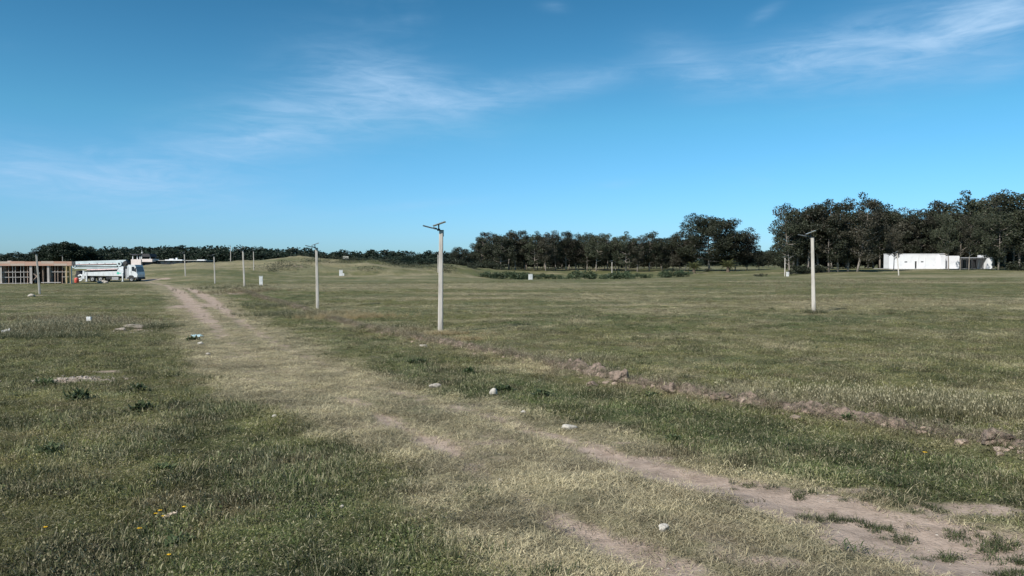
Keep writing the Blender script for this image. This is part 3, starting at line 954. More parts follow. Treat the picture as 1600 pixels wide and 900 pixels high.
# the low bank of turned earth itself
def bank():
    P = BERM[1:]
    sg = np.concatenate([[0], np.cumsum(np.hypot(*np.diff(P[:, :2], axis=0).T))])
    L = sg[-1]
    st = [0.0]
    while st[-1] < L:
        y_ = np.interp(st[-1], sg, P[:, 1]); st.append(st[-1] + max(.03, y_ * .0028))
    st = np.array(st)
    nw = 21
    cx, cy = np.interp(st, sg, P[:, 0]), np.interp(st, sg, P[:, 1])
    cx = cx + .16 * (fbm(st * .8, st * 0, 7, 3) - .5); cy = cy + .16 * (fbm(st * .8, st * 0 + 5, 8, 3) - .5)
    tx_, ty_ = np.gradient(cx), np.gradient(cy)
    l_ = np.hypot(tx_, ty_); nx_, ny_ = -ty_ / l_, tx_ / l_
    w = np.linspace(-1, 1, nw)
    hw, hh = np.interp(st, sg, P[:, 2]), np.interp(st, sg, P[:, 3])
    X = cx[:, None] + nx_[:, None] * w[None] * hw[:, None] * .76
    Y = cy[:, None] + ny_[:, None] * w[None] * hw[:, None] * .76
    gap = sstep(.30, .52, fbm(st * .55, st * 0 + 2, 19, 3))[:, None]
    prof = np.clip(1 - np.abs(w[None]) ** 1.6, 0, 1)
    rough = fbm(X.ravel() * 4.5, Y.ravel() * 4.5, 91, 4, .62).reshape(X.shape)
    fine = fbm(X.ravel() * 17, Y.ravel() * 17, 95, 3, .6).reshape(X.shape)
    Z = ground_z(X.ravel(), Y.ravel()).reshape(X.shape) - .06 + hh[:, None] * prof * (.45 + .55 * gap) * (-.2 + 1.75 * rough) + .07 * (fine - .5) * prof + .03 * prof
    X = X + .05 * (fine - .5); Y = Y + .05 * (rough - .5)
    n = len(st)
    i = (np.arange(n - 1)[:, None] * nw + np.arange(nw - 1)[None]).ravel()
    me = bpy.data.meshes.new('earth_bank')
    me.from_pydata(np.stack([X.ravel(), Y.ravel(), Z.ravel()], 1).tolist(), [], np.stack([i, i + 1, i + nw + 1, i + nw], 1)[:, ::-1].tolist())
    me.materials.append(CLOD)
    return tag(link('earth_bank', me), 'low ragged bank of turned brown earth running along the field edge', 'bank', kind='structure')
bank()
# crumbled clods all along the bank: nobody could count them
def merge_rocks(name, pos, sizes, mat, label, cat, seed):
    protos = [rock_mesh('crumb', 1, 1, .7, mat, 500 + i + seed, .35, 1) for i in range(4)]
    V, Fc, base = [], [], 0
    r = np.random.default_rng(seed)
    for p, s in zip(pos, sizes):
        me = protos[r.integers(0, 4)]
        co = np.empty(len(me.vertices) * 3); me.vertices.foreach_get('co', co); co = co.reshape(-1, 3)
        a = r.uniform(0, 6.28); ca, sa = math.cos(a), math.sin(a)
        q = np.stack([co[:, 0] * ca - co[:, 1] * sa, co[:, 0] * sa + co[:, 1] * ca, co[:, 2]], 1) * s * r.uniform(.6, 1.4, 3) + p
        V.append(q); Fc += [tuple(i + base for i in pl.vertices) for pl in me.polygons]
        base += len(q)
    me = bpy.data.meshes.new(name)
    me.from_pydata(np.concatenate(V).tolist(), [], Fc)
    me.materials.append(mat)
    for p_ in protos: bpy.data.meshes.remove(p_)
    return tag(link(name, me), label, cat, kind='stuff')

nc = 2600
tt = rng.uniform(0, 1, nc)
dist_ = seg[-1] * (1 - tt * .80)
bx = np.interp(dist_, seg, BERM[:, 0]) + rng.normal(0, .17, nc)
by = np.interp(dist_, seg, BERM[:, 1]) + rng.normal(0, .17, nc)
sz_ = np.clip(rng.lognormal(-3.75, .5, nc), .012, .07)
merge_rocks('clods', np.stack([bx, by, ground_z(bx, by) + sz_ * .15], 1), sz_ * 1.3, surf('pale_clod', (.42, .32, .25), (.20, .15, .115), 14, .97, bump=.8), 'crumbled brown clods of turned earth along the low bank', 'clods', 71)
# grit in the ruts and rubble on the bare patch
gx_, gy_ = [], []
for P, cnt in ((RUT_R, 900), (RUT_L, 350)):
    sg = np.concatenate([[0], np.cumsum(np.hypot(*np.diff(P[:, :2], axis=0).T))])
    dd = sg[-1] - rng.uniform(0, 1, cnt) ** 1.6 * 22
    gx_.append(np.interp(dd, sg, P[:, 0]) + rng.normal(0, .32, cnt)); gy_.append(np.interp(dd, sg, P[:, 1]) + rng.normal(0, .32, cnt))
gx_, gy_ = np.concatenate(gx_), np.concatenate(gy_)
k_ = masks(gx_, gy_)[0] > .4
gx_, gy_ = gx_[k_], gy_[k_]
merge_rocks('gravel', np.stack([gx_, gy_, ground_z(gx_, gy_)], 1), np.clip(rng.lognormal(-5.4, .5, len(gx_)), .002, .012), STONE, 'small pale grit scattered over the bare ruts', 'gravel', 72)
cx_, cy_ = gp(122, 593)
rx_, ry_ = cx_ + rng.normal(0, .45, 240), cy_ + rng.normal(0, .3, 240)
c2 = gp(200, 518)
rx_ = np.concatenate([rx_, c2[0] + rng.normal(0, .5, 120)]); ry_ = np.concatenate([ry_, c2[1] + rng.normal(0, .4, 120)])
merge_rocks('rubble', np.stack([rx_, ry_, ground_z(rx_, ry_) + .005], 1), np.clip(rng.lognormal(-3.9, .5, 360), .008, .06), ROCKM, 'broken stone rubble on the bare patch at left', 'rubble', 73)

# leafy weeds
WEED = leafmat('weed_leaf', (.045, .066, .026), (.105, .130, .055), .2, .2)
def leaf_cluster(V, Fc, T, base, dirv, L, Wd, droop, t, r):
    """one curved leaf of 3 quads"""
    d = Vector(dirv).normalized()
    side = d.cross(Vector((0, 0, 1)))
    side = side.normalized() if side.length > 1e-3 else Vector((1, 0, 0))
    b0 = len(V)
    prof = (.35, 1.0, .85, .08)
    p = Vector(base)
    for i in range(4):
        V += [tuple(p - side * Wd * prof[i] / 2), tuple(p + side * Wd * prof[i] / 2)]
        T += [t, t]
        d2 = (d + Vector((0, 0, -droop * (i + .5) / 3))).normalized()
        p = p + d2 * L / 3
    for i in range(3):
        a = b0 + 2 * i
        Fc.append((a, a + 1, a + 3, a + 2))

def weed_mesh(n, L, Wd, h, seed):
    r = random.Random(seed)
    n, spread, L, Wd, h = int(n * 2.6), L * 1.2, L * .75, Wd * .7, h * 1.8
    V, Fc, T = [], [], []
    for i in range(n):
        a = r.uniform(0, 6.283); e = r.uniform(.1, 1.2)
        b_ = r.uniform(0, 6.283); q = spread * math.sqrt(r.random()) * (.75 + .25 * math.sin(3 * b_ + seed))
        base = (q * math.cos(b_) * 1.25, q * math.sin(b_) * .8, r.uniform(0, h * .7) * (1 - q / spread * .6))
        leaf_cluster(V, Fc, T, base, (math.cos(a) * math.cos(e), math.sin(a) * math.cos(e), math.sin(e)), L * r.uniform(.6, 1.2), Wd * r.uniform(.7, 1.3), r.uniform(.3, 1.2), r.random(), r)
    me = bpy.data.meshes.new('weed')
    me.from_pydata(V, [], Fc)
    at_ = me.attributes.new('tint', 'FLOAT', 'POINT'); at_.data.foreach_set('value', np.array(T, np.float32))
    me.materials.append(WEED)
    return me
for i, (px_, py_, n_, L_, W_, lab) in enumerate([
    (256, 738, 55, .10, .035, 'broad leaved dark green weed standing alone in the left foreground'),
    (275, 852, 60, .08, .028, 'dark leafy weed clump below the yellow flowers'),
    (78, 712, 70, .12, .03, 'wide dark weed clump near the left edge of the foreground'),
    (215, 612, 60, .16, .05, 'brownish dark weed patch right of the bare rubble'),
    (220, 641, 70, .17, .05, 'dark leafy weed below the brownish patch right of the rubble'),
    (120, 626, 70, .20, .05, 'dark weed clump below the bare rubble at left'),
    (72, 602, 60, .17, .06, 'dark weed at the left tip of the bare rubble'),
    (300, 533, 60, .20, .06, 'dark weed clump next to the blue plastic scrap'),
    (733, 585, 60, .16, .05, 'dark weed nearest below the tallest lamp post'),
    (786, 612, 60, .16, .06, 'dark weed just right of the round white stone'),
    (847, 620, 60, .15, .06, 'dark weed up and left of the flat oblong stone'),
    (1055, 688, 55, .10, .04, 'dark leafy weed right of the flat oblong stone'),
    (1020, 615, 55, .13, .05, 'bright green weed at the foot of the bank'),
    (648, 569, 55, .18, .06, 'small dark weed left of the tallest lamp post foot'),
    (1325, 660, 50, .10, .04, 'green weed growing on the right stretch of the bank'),
    (1335, 866, 18, .10, .010, 'wispy upright weed on the straw at lower right')]):
    p = drop(px_, py_)
    o = link('weed', weed_mesh(n_, L_, W_, L_ * .5, 900 + i), None, p)
    o.rotation_euler.z = i
    tag(o, lab, 'weed', 'leafy weeds in the turf')

# yellow flowers
YEL = surf('yellow_petal', (.80, .52, .03), (.70, .42, .02), 40, .6)
STEM = surf('flower_stem', (.08, .11, .04), (.11, .13, .05), 30, .7)
for i, (px_, py_, s_, lab) in enumerate([
    (250, 801, 1, 'small yellow flower just left of the pale chip, nearer the top'), (243, 805, 1, 'small yellow flower left of the pale chip, outermost of its pair'), (288, 799, 1.1, 'small yellow flower right of the pale chip'),
    (254, 813, 1, 'small yellow flower touching the lower left of the pale chip'), (218, 834, 1.1, 'yellow flower lowest of the foreground group'), (71, 829, .9, 'yellow flower alone near the left edge'),
    (264, 871, .8, 'yellow flower beside the dark weed clump at the bottom'), (104, 761, .7, 'tiny yellow flower above the lone left one'), (1445, 708, 1.5, 'yellow flower in the green verge at right, near the bank')]):
    p = drop(px_, py_ + 6)
    rt = empty('yellow_flower', p, i * 1.3, lab, 'flower', 'yellow flowers in the turf')
    hh = .055 * s_
    MB().tube([(0, 0, -.01), (.004, 0, hh * .5), (.002, .003, hh)], .0016, 5).build('stem', STEM, rt)
    b = MB()
    for k in range(11):
        a = k * 2 * math.pi / 11
        c_, s2 = math.cos(a), math.sin(a)
        L = .017 * s_
        w_ = .005 * s_
        b.add([(0, 0, hh), (c_ * L * .6 - s2 * w_, s2 * L * .6 + c_ * w_, hh + .004), (c_ * L, s2 * L, hh + .003), (c_ * L * .6 + s2 * w_, s2 * L * .6 - c_ * w_, hh + .004)], [(0, 1, 2, 3)])
    b.tube([(0, 0, hh - .002), (0, 0, hh + .006)], [.006 * s_, .004 * s_], 8)
    b.build('petals', YEL, rt)

# litter
p = drop(266, 810)
WOODC = surf('bleached_wood', (.62, .50, .38), (.45, .36, .27), 30, .85, stretch=(1, 6, 6))
o = MB().bev(-.055, .055, -.016, .016, .0, .022, .005).build('wood_chip', WOODC)
o.location = p + Vector((0, 0, .02)); o.rotation_euler = (.1, -.25, .5)
tag(o, 'pale splintered wood chip among the yellow flowers', 'wood chip')
p = drop(308, 528)
PLAS = surf('blue_plastic', (.45, .66, .70), (.62, .78, .80), 8, .35, spec=.5)
b = MB()
nx_, ny_ = 9, 6
for j in range(ny_):
    for i in range(nx_):
        b.v.append(((i / 8 - .5) * .42, (j / 5 - .5) * .3, .05 + .06 * math.sin(i * 1.7 + j) * math.cos(j * 1.3) + .03 * math.sin(i * 3.1)))
for j in range(ny_ - 1):
    for i in range(nx_ - 1):
        a = j * nx_ + i
        b.f.append((a, a + 1, a + nx_ + 1, a + nx_))
o = b.build('plastic_scrap', PLAS, None, True); o.location = p + Vector((0, 0, .03))
sm = o.modifiers.new('thickness', 'SOLIDIFY'); sm.thickness = .004
tag(o, 'crumpled pale blue plastic scrap in the grass left of the track', 'litter')

# ------------------------------------------------------------------ lamp posts
POST = surf('post_concrete', (.47, .43, .38), (.25, .225, .195), 6, .9, bump=.4, stretch=(1, 1, .18), lo=.42, hi=.75)
STEEL = surf('bracket_steel', (.05, .052, .055), (.08, .08, .08), 12, .5, .6)
LAMPB = surf('lamp_body', (.10, .105, .11), (.14, .14, .145), 12, .4, .5)
LAMPW = surf('lamp_lens', (.75, .76, .74), (.62, .63, .62), 20, .3)
m, nt, bs = material('solar_cells')
bk = N(nt.nodes, 'ShaderNodeTexBrick')
bk.inputs['Color1'].default_value = (.012, .02, .05, 1); bk.inputs['Color2'].default_value = (.016, .026, .06, 1); bk.inputs['Mortar'].default_value = (.45, .46, .48, 1)
bk.inputs['Scale'].default_value = 9; bk.inputs['Mortar Size'].default_value = .02; bk.offset = 0
tcx = N(nt.nodes, 'ShaderNodeTexCoord'); nt.links.new(tcx.outputs['Object'], bk.inputs[0])
nt.links.new(bk.outputs[0], bs.inputs['Base Color']); bs.inputs['Roughness'].default_value = .12
CELLS = m
ALU = surf('panel_frame', (.55, .56, .57), (.45, .46, .47), 10, .4, .8)

def lamp_parts():
    H = 4.2
    post = MB()
    rings = []
    for t in (-.35, 0, 1.0, 2.0, 3.0, 4.14, 4.2):
        w = lerp(.105, .080, max(t, 0) / H) * (.93 if t == 4.2 else 1)
        ch = w * .28
        for (ax, ay) in ((w, ch - w), (w, w - ch), (w - ch, w), (ch - w, w), (-w, w - ch), (-w, ch - w), (ch - w, -w), (w - ch, -w)):
            post.v.append((ax, ay, t))
    for i in range(6):
        for k in range(8):
            a, b = i * 8 + k, i * 8 + (k + 1) % 8
            post.f.append((a, b, b + 8, a + 8))
    post.f.append(tuple(range(48, 56)))
    P = [('post', post.mesh('post', POST))]
    br = MB().box(-.06, .105, -.10, .10, H - .02, H + .015).box(.088, .108, -.03, .03, H - .25, H + .015)
    br.tube([(-.03, 0, H), (-.10, 0, H + .03), (-.10, 0, H + .25)], .028, 8).tube([(-.10, 0, H + .04), (-.30, 0, H + .07)], .024, 8)
    br.box(-.16, -.04, -.05, .05, H - .02, H + .07)
    P.append(('bracket', br.mesh('bracket', STEEL)))
    M1 = Matrix.Translation((-.20, 0, H + .055)) @ Matrix.Rotation(math.radians(14), 4, 'Y')
    P.append(('lamp_head', MB().bev(-.56, 0, -.11, .11, -.022, .022, .008, M1).bev(-.14, .02, -.07, .07, .022, .045, .006, M1).mesh('lamp_head', LAMPB)))
    P.append(('lens', MB().bev(-.54, -.18, -.09, .09, -.030, -.0225, .002, M1).mesh('lens', LAMPW)))
    M2 = Matrix.Translation((-.075, 0, H + .27)) @ Matrix.Rotation(math.radians(-20), 4, 'Y')
    P.append(('panel_frame', MB().bev(-.27, .27, -.36, .36, -.016, .010, .004, M2).mesh('panel_frame', ALU)))
    P.append(('solar_panel', MB().box(-.255, .255, -.345, .345, .0105, .014, M2).mesh('solar_panel', CELLS)))
    return P
LP = lamp_parts()
LAMPS = [
    (688, 30.3, 0, (0, .010), 'nearest and tallest pale lamp post with solar panel beside the earth bank'),
    (1272, 41, .05, (0, -.03), 'solar lamp post alone in the right hand field before the right grove'),
    (496, 51, .15, (0, -.01), 'solar lamp post with golden grass at its foot, second along the track'),
    (382, 85, .1, (0, -.03), 'solar lamp post beside the white pillar box, third along the track'),
    (336, 114, .2, (0, -.02), 'solar lamp post left of the pillar box, fourth along the track'),
    (290, 139, .1, (0, -.03), 'far solar lamp post right of the pump truck'),
    (397, 162, .3, (0, -.01), 'far solar lamp post at the left foot of the grassy mound'),
    (361, 205, .3, (0, 0), 'thin far lamp post half hidden behind the grassy rise'),
    (62, 77, .2, (0.02, -.055), 'leaning lamp post in front of the unfinished building'),
    (684.5, 167, .4, (0, 0), 'small distant lamp post right behind the nearest post'),
    (956, 195, .3, (0, 0), 'small distant lamp post among the shrubs before the middle grove'),
    (1226, 167, .2, (0, 0), 'distant lamp post with a white box at its foot'),
    (1404, 139, .2, (0, -.085), 'crooked distant lamp post in front of the white house'),
    (98.6, 200, .3, (0, 0), 'far lamp post showing just above the unfinished roof'),
]
for i, (px_, Y_, rz_, lean, lab) in enumerate(LAMPS):
    p = at(px_, Y_)
    rz_ = -math.atan((px_ - 800) / F) + (rz_ - .2) * .25
    rt = empty('lamp_post', p, rz_, lab, 'lamp post', 'solar lamp posts')
    rt.rotation_euler = (lean[0], lean[1], rz_)
    for nm, me in LP:
        link(nm, me, rt)

# ------------------------------------------------------------------ service pillars, markers
WPAINT = surf('white_render', (.68, .67, .65), (.58, .57, .55), 3, .8)
GREYD = surf('dark_grey_metal', (.06, .062, .066), (.09, .09, .095), 8, .5, .3)
def pillar(px, Y, w, h, lab, extra=False):
    rt = empty('service_pillar', at(px, Y), .3, lab, 'service pillar', 'white service pillars')
    MB().bev(-w / 2, w / 2, -.15, .15, -.15, h, .012).build('body', WPAINT, rt)
    MB().bev(-w / 2 - .03, w / 2 + .03, -.18, .18, h + .001, h + .06, .01).build('cap', WPAINT, rt)
    MB().box(-w * .32, w * .32, -.165, -.152, h * .45, h * .85).build('meter_door', surf('meter_door', (.62, .62, .60), (.55, .55, .53), 5, .5), rt)
    if extra:
        MB().bev(w / 2 + .005, w / 2 + .30, -.14, .14, -.15, h * .45, .01).build('side_box', WPAINT, rt)
pillar(408, 93, .42, 1.12, 'narrow white service pillar right of the third lamp post')
pillar(533, 158, .72, 1.2, 'white service pillar with a low side box at the foot of the mound', True)
pillar(829, 140, .72, 1.0, 'white service pillar in the mid field before the shrubs')
pillar(1230.5, 164, .5, .95, 'white service box behind the distant post left of the right grove')
# lot marker
p = at(138, 36)
p.z = gz(p.x, p.y)
rt = empty('lot_marker', p, .0, 'small white square marker board on a stake in the weeds', 'marker')
MB().box(-.02, .02, -.02, .02, -.1, .31).build('stake', GREYD, rt)
MB().bev(-.105, .105, -.05, .05, .28, .48, .006).build('board', WPAINT, rt)
# white pipe offcut
p = drop(10, 522)
rt = empty('pipe_offcut', p + Vector((0, 0, .13)), .15, 'short white pipe offcut lying in the weeds at the left edge', 'pipe')
rt.rotation_euler = (0, math.radians(-14), .2)
b = MB()
for r0, r1 in ((.075, .075),):
    b.tube([(-.17, 0, 0), (.17, 0, 0)], .075, 14, False)
    b.tube([(.17, 0, 0), (-.17, 0, 0)], .066, 14, False)
b.build('pipe_wall', WPAINT, rt)
MB().tube([(.125, 0, 0), (.18, 0, 0)], .084, 14, False).build('collar', WPAINT, rt)
# board on top of the mound
p = at(540.5, 201)
rt = empty('sign_board', p, .2, 'pale low sign board on top of the grassy mound', 'sign board')
MB().bev(-.75, .75, -.03, .03, .35, .95, .01).build('board', surf('pale_board', (.55, .52, .45), (.45, .42, .36), 2, .8), rt)
for sx in (-.5, .5):
    MB().box(sx - .04, sx + .04, .032, .11, -.3, .9).build('leg', GREYD, rt)

# ------------------------------------------------------------------ trees
BARK = surf('eucalyptus_bark', (.28, .245, .21), (.12, .10, .085), 1.2, .9, stretch=(1, 1, .3))
DBARK = surf('dark_bark', (.10, .085, .07), (.06, .05, .042), 2, .95)
EUC = leafmat('eucalyptus_leaf', (.018, .023, .014), (.064, .070, .040), .10, .38)  # leaf tints, here and below, spread wide to paint sunlit variation into crowns
EUCB = leafmat('brownish_leaf', (.024, .024, .016), (.074, .068, .046), .10, .35)
PINE = leafmat('far_canopy', (.017, .030, .019), (.042, .062, .036), .10, .25)
SHRUB = leafmat('shrub_leaf', (.040, .062, .032), (.080, .105, .052), .15, .25)

def clump_leaves(centres, radii, per, l0, l1, r, flat=.72, hang=.4):
    """leaf faces through the volume of many overlapping clumps, thickest near each clump's skin"""
    P, T = [], []
    for c, R in zip(centres, radii):
        k = int(per * (R / 1.6) ** 2 * r.uniform(.8, 1.2))
        d = r.normal(0, 1, (k, 3)); d /= np.linalg.norm(d, axis=1)[:, None]
        q = R * r.uniform(.25, 1.0, k) ** .45 * (1 + .22 * np.sin(d[:, 0] * 5 + c[0]) * np.cos(d[:, 1] * 4 + c[1]))
        pos = np.array(c)[None] + d * q[:, None] * np.array((1, 1, flat))
        P.append(pos); T.append(np.clip(r.normal(.45, .28, k) , 0, 1))
    P, T = np.concatenate(P), np.concatenate(T)
    n = len(P)
    L = r.uniform(l0, l1, n); W = L * r.uniform(.4, .75, n)
    a = r.normal(0, 1, (n, 3)); a[:, 2] -= hang; a /= np.linalg.norm(a, axis=1)[:, None]
    b = np.cross(a, r.normal(0, 1, (n, 3))); b /= np.linalg.norm(b, axis=1)[:, None] + 1e-9
    A, B = a * L[:, None] / 2, b * W[:, None] / 2
    V = np.stack([P - A, P + B * .9 - A * .1, P + A, P - B * .9 - A * .1], 1).reshape(-1, 3)
    return V, np.repeat(T, 4)

def leaf_object_mesh(name, V, T, mat):
    me = bpy.data.meshes.new(name)
    nq = len(V) // 4
    me.vertices.add(len(V)); me.vertices.foreach_set('co', V.astype(np.float32).ravel())
    me.loops.add(len(V)); me.loops.foreach_set('vertex_index', np.arange(len(V), dtype=np.int32))
    me.polygons.add(nq); me.polygons.foreach_set('loop_start', np.arange(nq, dtype=np.int32) * 4)
    me.update()
    a = me.attributes.new('tint', 'FLOAT', 'POINT'); a.data.foreach_set('value', T.astype(np.float32))
    me.materials.append(mat)
    return me

def tree_meshes(H, spread, crown0, n_limb, seed, mat, bark=BARK, stems=1, per=230, leaf=(.22, .50), dome=False, rclump=(1.0, 1.9)):
    r = np.random.default_rng(seed)
    wood = MB()
    cen, rad_ = [], []
    for s_ in range(stems):
        ox, oy = (r.normal(0, .5, 2) * (stems > 1))
        lx, ly = r.normal(0, .05, 2) + (r.normal(0, .10, 2) if stems > 1 else 0)
        pts, rr = [], []
        for i in range(9):
            t = i / 8
            pts.append((ox + lx * t * H + .18 * math.sin(t * 5 + seed), oy + ly * t * H + .18 * math.cos(t * 4 + seed * 2), -.3 + t * H * .93))
            rr.append(lerp(.027 * H * (.75 if stems > 1 else 1) * .62, .03, t ** .8))
        wood.tube(pts, rr, 7)
        def on(t):
            i = min(int(t * 8), 7); f = t * 8 - i
            return Vector(pts[i]).lerp(Vector(pts[i + 1]), f)
        for k in range(n_limb):
            t = crown0 + (1 - crown0) * ((k + r.uniform(.1, .9)) / n_limb) * .97
            base = on(min(t * .92, .99))
            a = k * 2.4 + r.uniform(-.7, .7)
            prof = math.sqrt(max(0.05, 1 - ((t - .52) / .56) ** 2)) if dome else (.55 + .55 * math.sin(math.pi * min(1, (t - crown0) / (1 - crown0) * .85 + .12)))
            L = spread * prof * r.uniform(.65, 1.12)
            up = r.uniform(.25, .75) * L * (.7 if dome else 1)
            tip = base + Vector((math.cos(a) * L, math.sin(a) * L, min(up, H - base.z)))
            mid = base.lerp(tip, .5) + Vector((0, 0, -.08 * L))
            wood.tube([base, mid, tip], [.012 * H * (1 - t * .6), .008 * H * (1 - t * .6), .02], 5)
            for f in ((.55, 1.0) if L > 2.2 else (1.0,)):
                q = base.lerp(tip, f) + Vector(r.normal(0, .35, 3))
                cen.append(q); rad_.append(r.uniform(*rclump) * (1.0 if f == 1 else .85))
                if r.uniform() < .7:
                    cen.append(q + Vector((r.normal(0, 1.1), r.normal(0, 1.1), r.normal(0, .7)))); rad_.append(r.uniform(rclump[0], rclump[1]) * .75)
        for k in range(3):
            cen.append(Vector(pts[-1]) + Vector((r.normal(0, .7), r.normal(0, .7), r.uniform(-.9, .5)))); rad_.append(r.uniform(*rclump) * .8)
    V, T = clump_leaves([tuple(c) for c in cen], rad_, per, leaf[0], leaf[1], r)
    return wood.mesh('trunk', bark, True), leaf_object_mesh('crown', V, T, mat)

EUCS = []
for i in range(9):
    EUCS.append((15.0, tree_meshes(15.0, (3.3, 3.8, 3.0, 4.2, 3.4, 3.9, 2.9, 3.6, 4.4)[i], (.22, .27, .18, .24, .30, .20, .26, .16, .30)[i], (17, 18, 16, 20, 16, 19, 15, 18, 18)[i], 40 + i, EUCB if i % 3 == 1 else EUC)))

def tree(name, p, h, rz, var, label, cat='tree', group=None, wide=1.0):
    H0, (tm, cm) = var
    rt = empty(name, p, rz, label, cat, group)
    s = h / H0 * 1.04
    rt.scale = (s * wide, s * wide, s)
    link('trunk', tm, rt); link('crown', cm, rt)
    return rt

ORD = ['first', 'second', 'third', 'fourth', 'fifth', 'sixth', 'seventh', 'eighth', 'ninth', 'tenth', 'eleventh', 'twelfth', 'thirteenth', 'fourteenth', 'fifteenth', 'sixteenth', 'seventeenth', 'eighteenth', 'nineteenth', 'twentieth']
rr = random.Random(5)
def top_h(px, topy, Y):
    """height of a tree whose top shows at a photo row, standing at a known distance"""
    p = at(px, Y)
    return px_point(px, topy, Y).z - p.z

# middle grove: skyline (photo x, top row)
SKY_M = [(752, 371), (765, 363), (782, 367), (795, 362), (806, 366), (820, 360), (835, 366), (852, 363), (868, 368), (884, 362), (900, 364), (917, 364), (932, 368), (948, 366), (962, 370), (978, 366), (995, 370), (1014, 363), (1034, 372)]
for k, (px_, ty) in enumerate(SKY_M):
    Y_ = 228 + rr.uniform(-4, 8)
    tree('eucalyptus_tree', at(px_, Y_), top_h(px_, ty, Y_), rr.uniform(0, 6.28), EUCS[(k * 5 + 2) % 9],
         'eucalyptus in the front of the middle grove, %s from its left end' % ORD[k], 'tree', 'eucalyptus trees of the middle grove', rr.uniform(.9, 1.15))
for k in range(16):
    px_ = 765 + k * 18 + rr.uniform(-5, 5)
    Y_ = 243 + rr.uniform(-3, 10)
    tree('eucalyptus_tree', at(px_, Y_), top_h(px_, rr.uniform(368, 380), Y_), rr.uniform(0, 6.28), EUCS[(k * 4 + 1) % 9],
         'eucalyptus standing in the back of the middle grove, %s from the left there' % ORD[k], 'tree', 'eucalyptus trees of the middle grove', rr.uniform(.9, 1.2))
BUSHY = [(10.0, tree_meshes(10.0, (3.6, 4.2, 3.2)[i], .06, 18, 140 + i, EUC, DBARK, per=130, leaf=(.35, .7))) for i in range(3)]  # low back rows added so the ground behind the trunks is shaded
for k in range(17):
    px_ = 758 + k * 19 + rr.uniform(-5, 5)
    Y_ = 262 + rr.uniform(-4, 8)
    tree('bushy_tree', at(px_, Y_), rr.uniform(7.5, 9.5), rr.uniform(0, 6.28), BUSHY[k % 3], 'low bushy dark tree closing off and shading the back of the middle grove, %s from the left' % ORD[k], 'tree', 'bushy trees behind the middle grove', 1.15)
for k in range(19):  # a matching row added to shade the floor of the right grove
    px_ = 1232 + k * 20 + rr.uniform(-5, 5)
    Y_ = 230 + rr.uniform(-3, 8)
    tree('bushy_tree', at(px_, Y_), rr.uniform(7.0, 9.0), rr.uniform(0, 6.28), BUSHY[(k + 1) % 3], 'low bushy dark tree closing off and shading the back of the right grove, %s from the left' % ORD[k], 'tree', 'bushy trees behind the right grove', 1.15)
# big domed tree group right of it
dome = [(18.0, tree_meshes(18.0, 8.2, .20, 22, 71, EUC, stems=2, per=230, dome=True, rclump=(1.5, 2.6))), (14.0, tree_meshes(14.0, 5.2, .22, 17, 72, EUCB, stems=2, per=230, dome=True, rclump=(1.2, 2.2))),
        (12.0, tree_meshes(12.0, 4.4, .2, 16, 73, EUC, stems=1, per=230, dome=True, rclump=(1.1, 2.0)))]
tree('broad_tree', at(1108, 222), top_h(1108, 340, 222), .4, dome[0], 'largest domed broad tree right of the middle grove, above the two palms', wide=1.3)
tree('broad_tree', at(1148, 226), top_h(1148, 362, 226), 1.4, dome[1], 'rounded tree leaning against the right side of the largest domed tree', wide=1.15)
tree('broad_tree', at(1068, 226), top_h(1068, 372, 226), 2.2, dome[1], 'rounded tree tucked under the left side of the largest domed tree')
tree('broad_tree', at(1167, 232), top_h(1167, 378, 232), .9, dome[2], 'lower brownish tree at the far right of the domed tree group')
tree('eucalyptus_tree', at(1051, 232), top_h(1051, 369, 232), .3, EUCS[6], 'thin airy eucalyptus in the gap left of the largest domed tree')
tree('broad_tree', at(1185, 240), top_h(1185, 391, 240), 2.9, dome[2], 'small dark tree just right of the domed tree group')
# two small trees left of the middle grove
tree('small_tree', at(716, 224), top_h(716, 385, 224), .2, dome[2], 'small round tree with pale trunk in the gap right of the nearest lamp post')
tree('small_tree', at(735, 229), top_h(735, 394, 229), 1.7, dome[2], 'lower tree just right of the small pale trunked one')
# right grove
SKY_R = [(1232, 332), (1246, 326), (1262, 322), (1278, 320), (1294, 314), (1308, 318), (1324, 317), (1340, 314), (1357, 310), (1374, 330), (1392, 328), (1408, 334), (1424, 334), (1434, 329), (1452, 328), (1468, 318), (1486, 314), (1508, 308), (1530, 320), (1552, 306)]
for k, (px_, ty) in enumerate(SKY_R):
    Y_ = (178 if px_ < 1390 else 184) + rr.uniform(-3, 5)
    if 1350 < px_ < 1556: Y_ = 209 + rr.uniform(0, 5)
    tree('eucalyptus_tree', at(px_, Y_), top_h(px_, ty, Y_), rr.uniform(0, 6.28), EUCS[(k * 7 + 3) % 9 if k else 2],
         'tall eucalyptus on the skyline of the right grove, %s from its left end' % ORD[k], 'tree', 'eucalyptus trees of the right grove', rr.uniform(.85, 1.1))
for k, (px_, ty) in enumerate([(1560, 330), (1572, 312), (1590, 302), (1612, 304), (1640, 306)]):
    Y_ = 182 + rr.uniform(-3, 5)
    tree('eucalyptus_tree', at(px_, Y_), top_h(px_, ty, Y_), rr.uniform(0, 6.28), EUCS[(k * 4) % 9],
         'tall eucalyptus by the right picture edge, %s of five right of the white house' % ORD[k], 'tree', 'eucalyptus trees of the right grove')
for k in range(18):
    px_ = 1240 + k * 20 + rr.uniform(-6, 6)
    Y_ = 214 + rr.uniform(-3, 8)
    tree('eucalyptus_tree', at(px_, Y_), top_h(px_, rr.uniform(336, 352), Y_), rr.uniform(0, 6.28), EUCS[(k * 5) % 9],
         'dark eucalyptus deep in the back of the right grove, %s from its left end' % ORD[k], 'tree', 'eucalyptus trees of the right grove', 1.15)
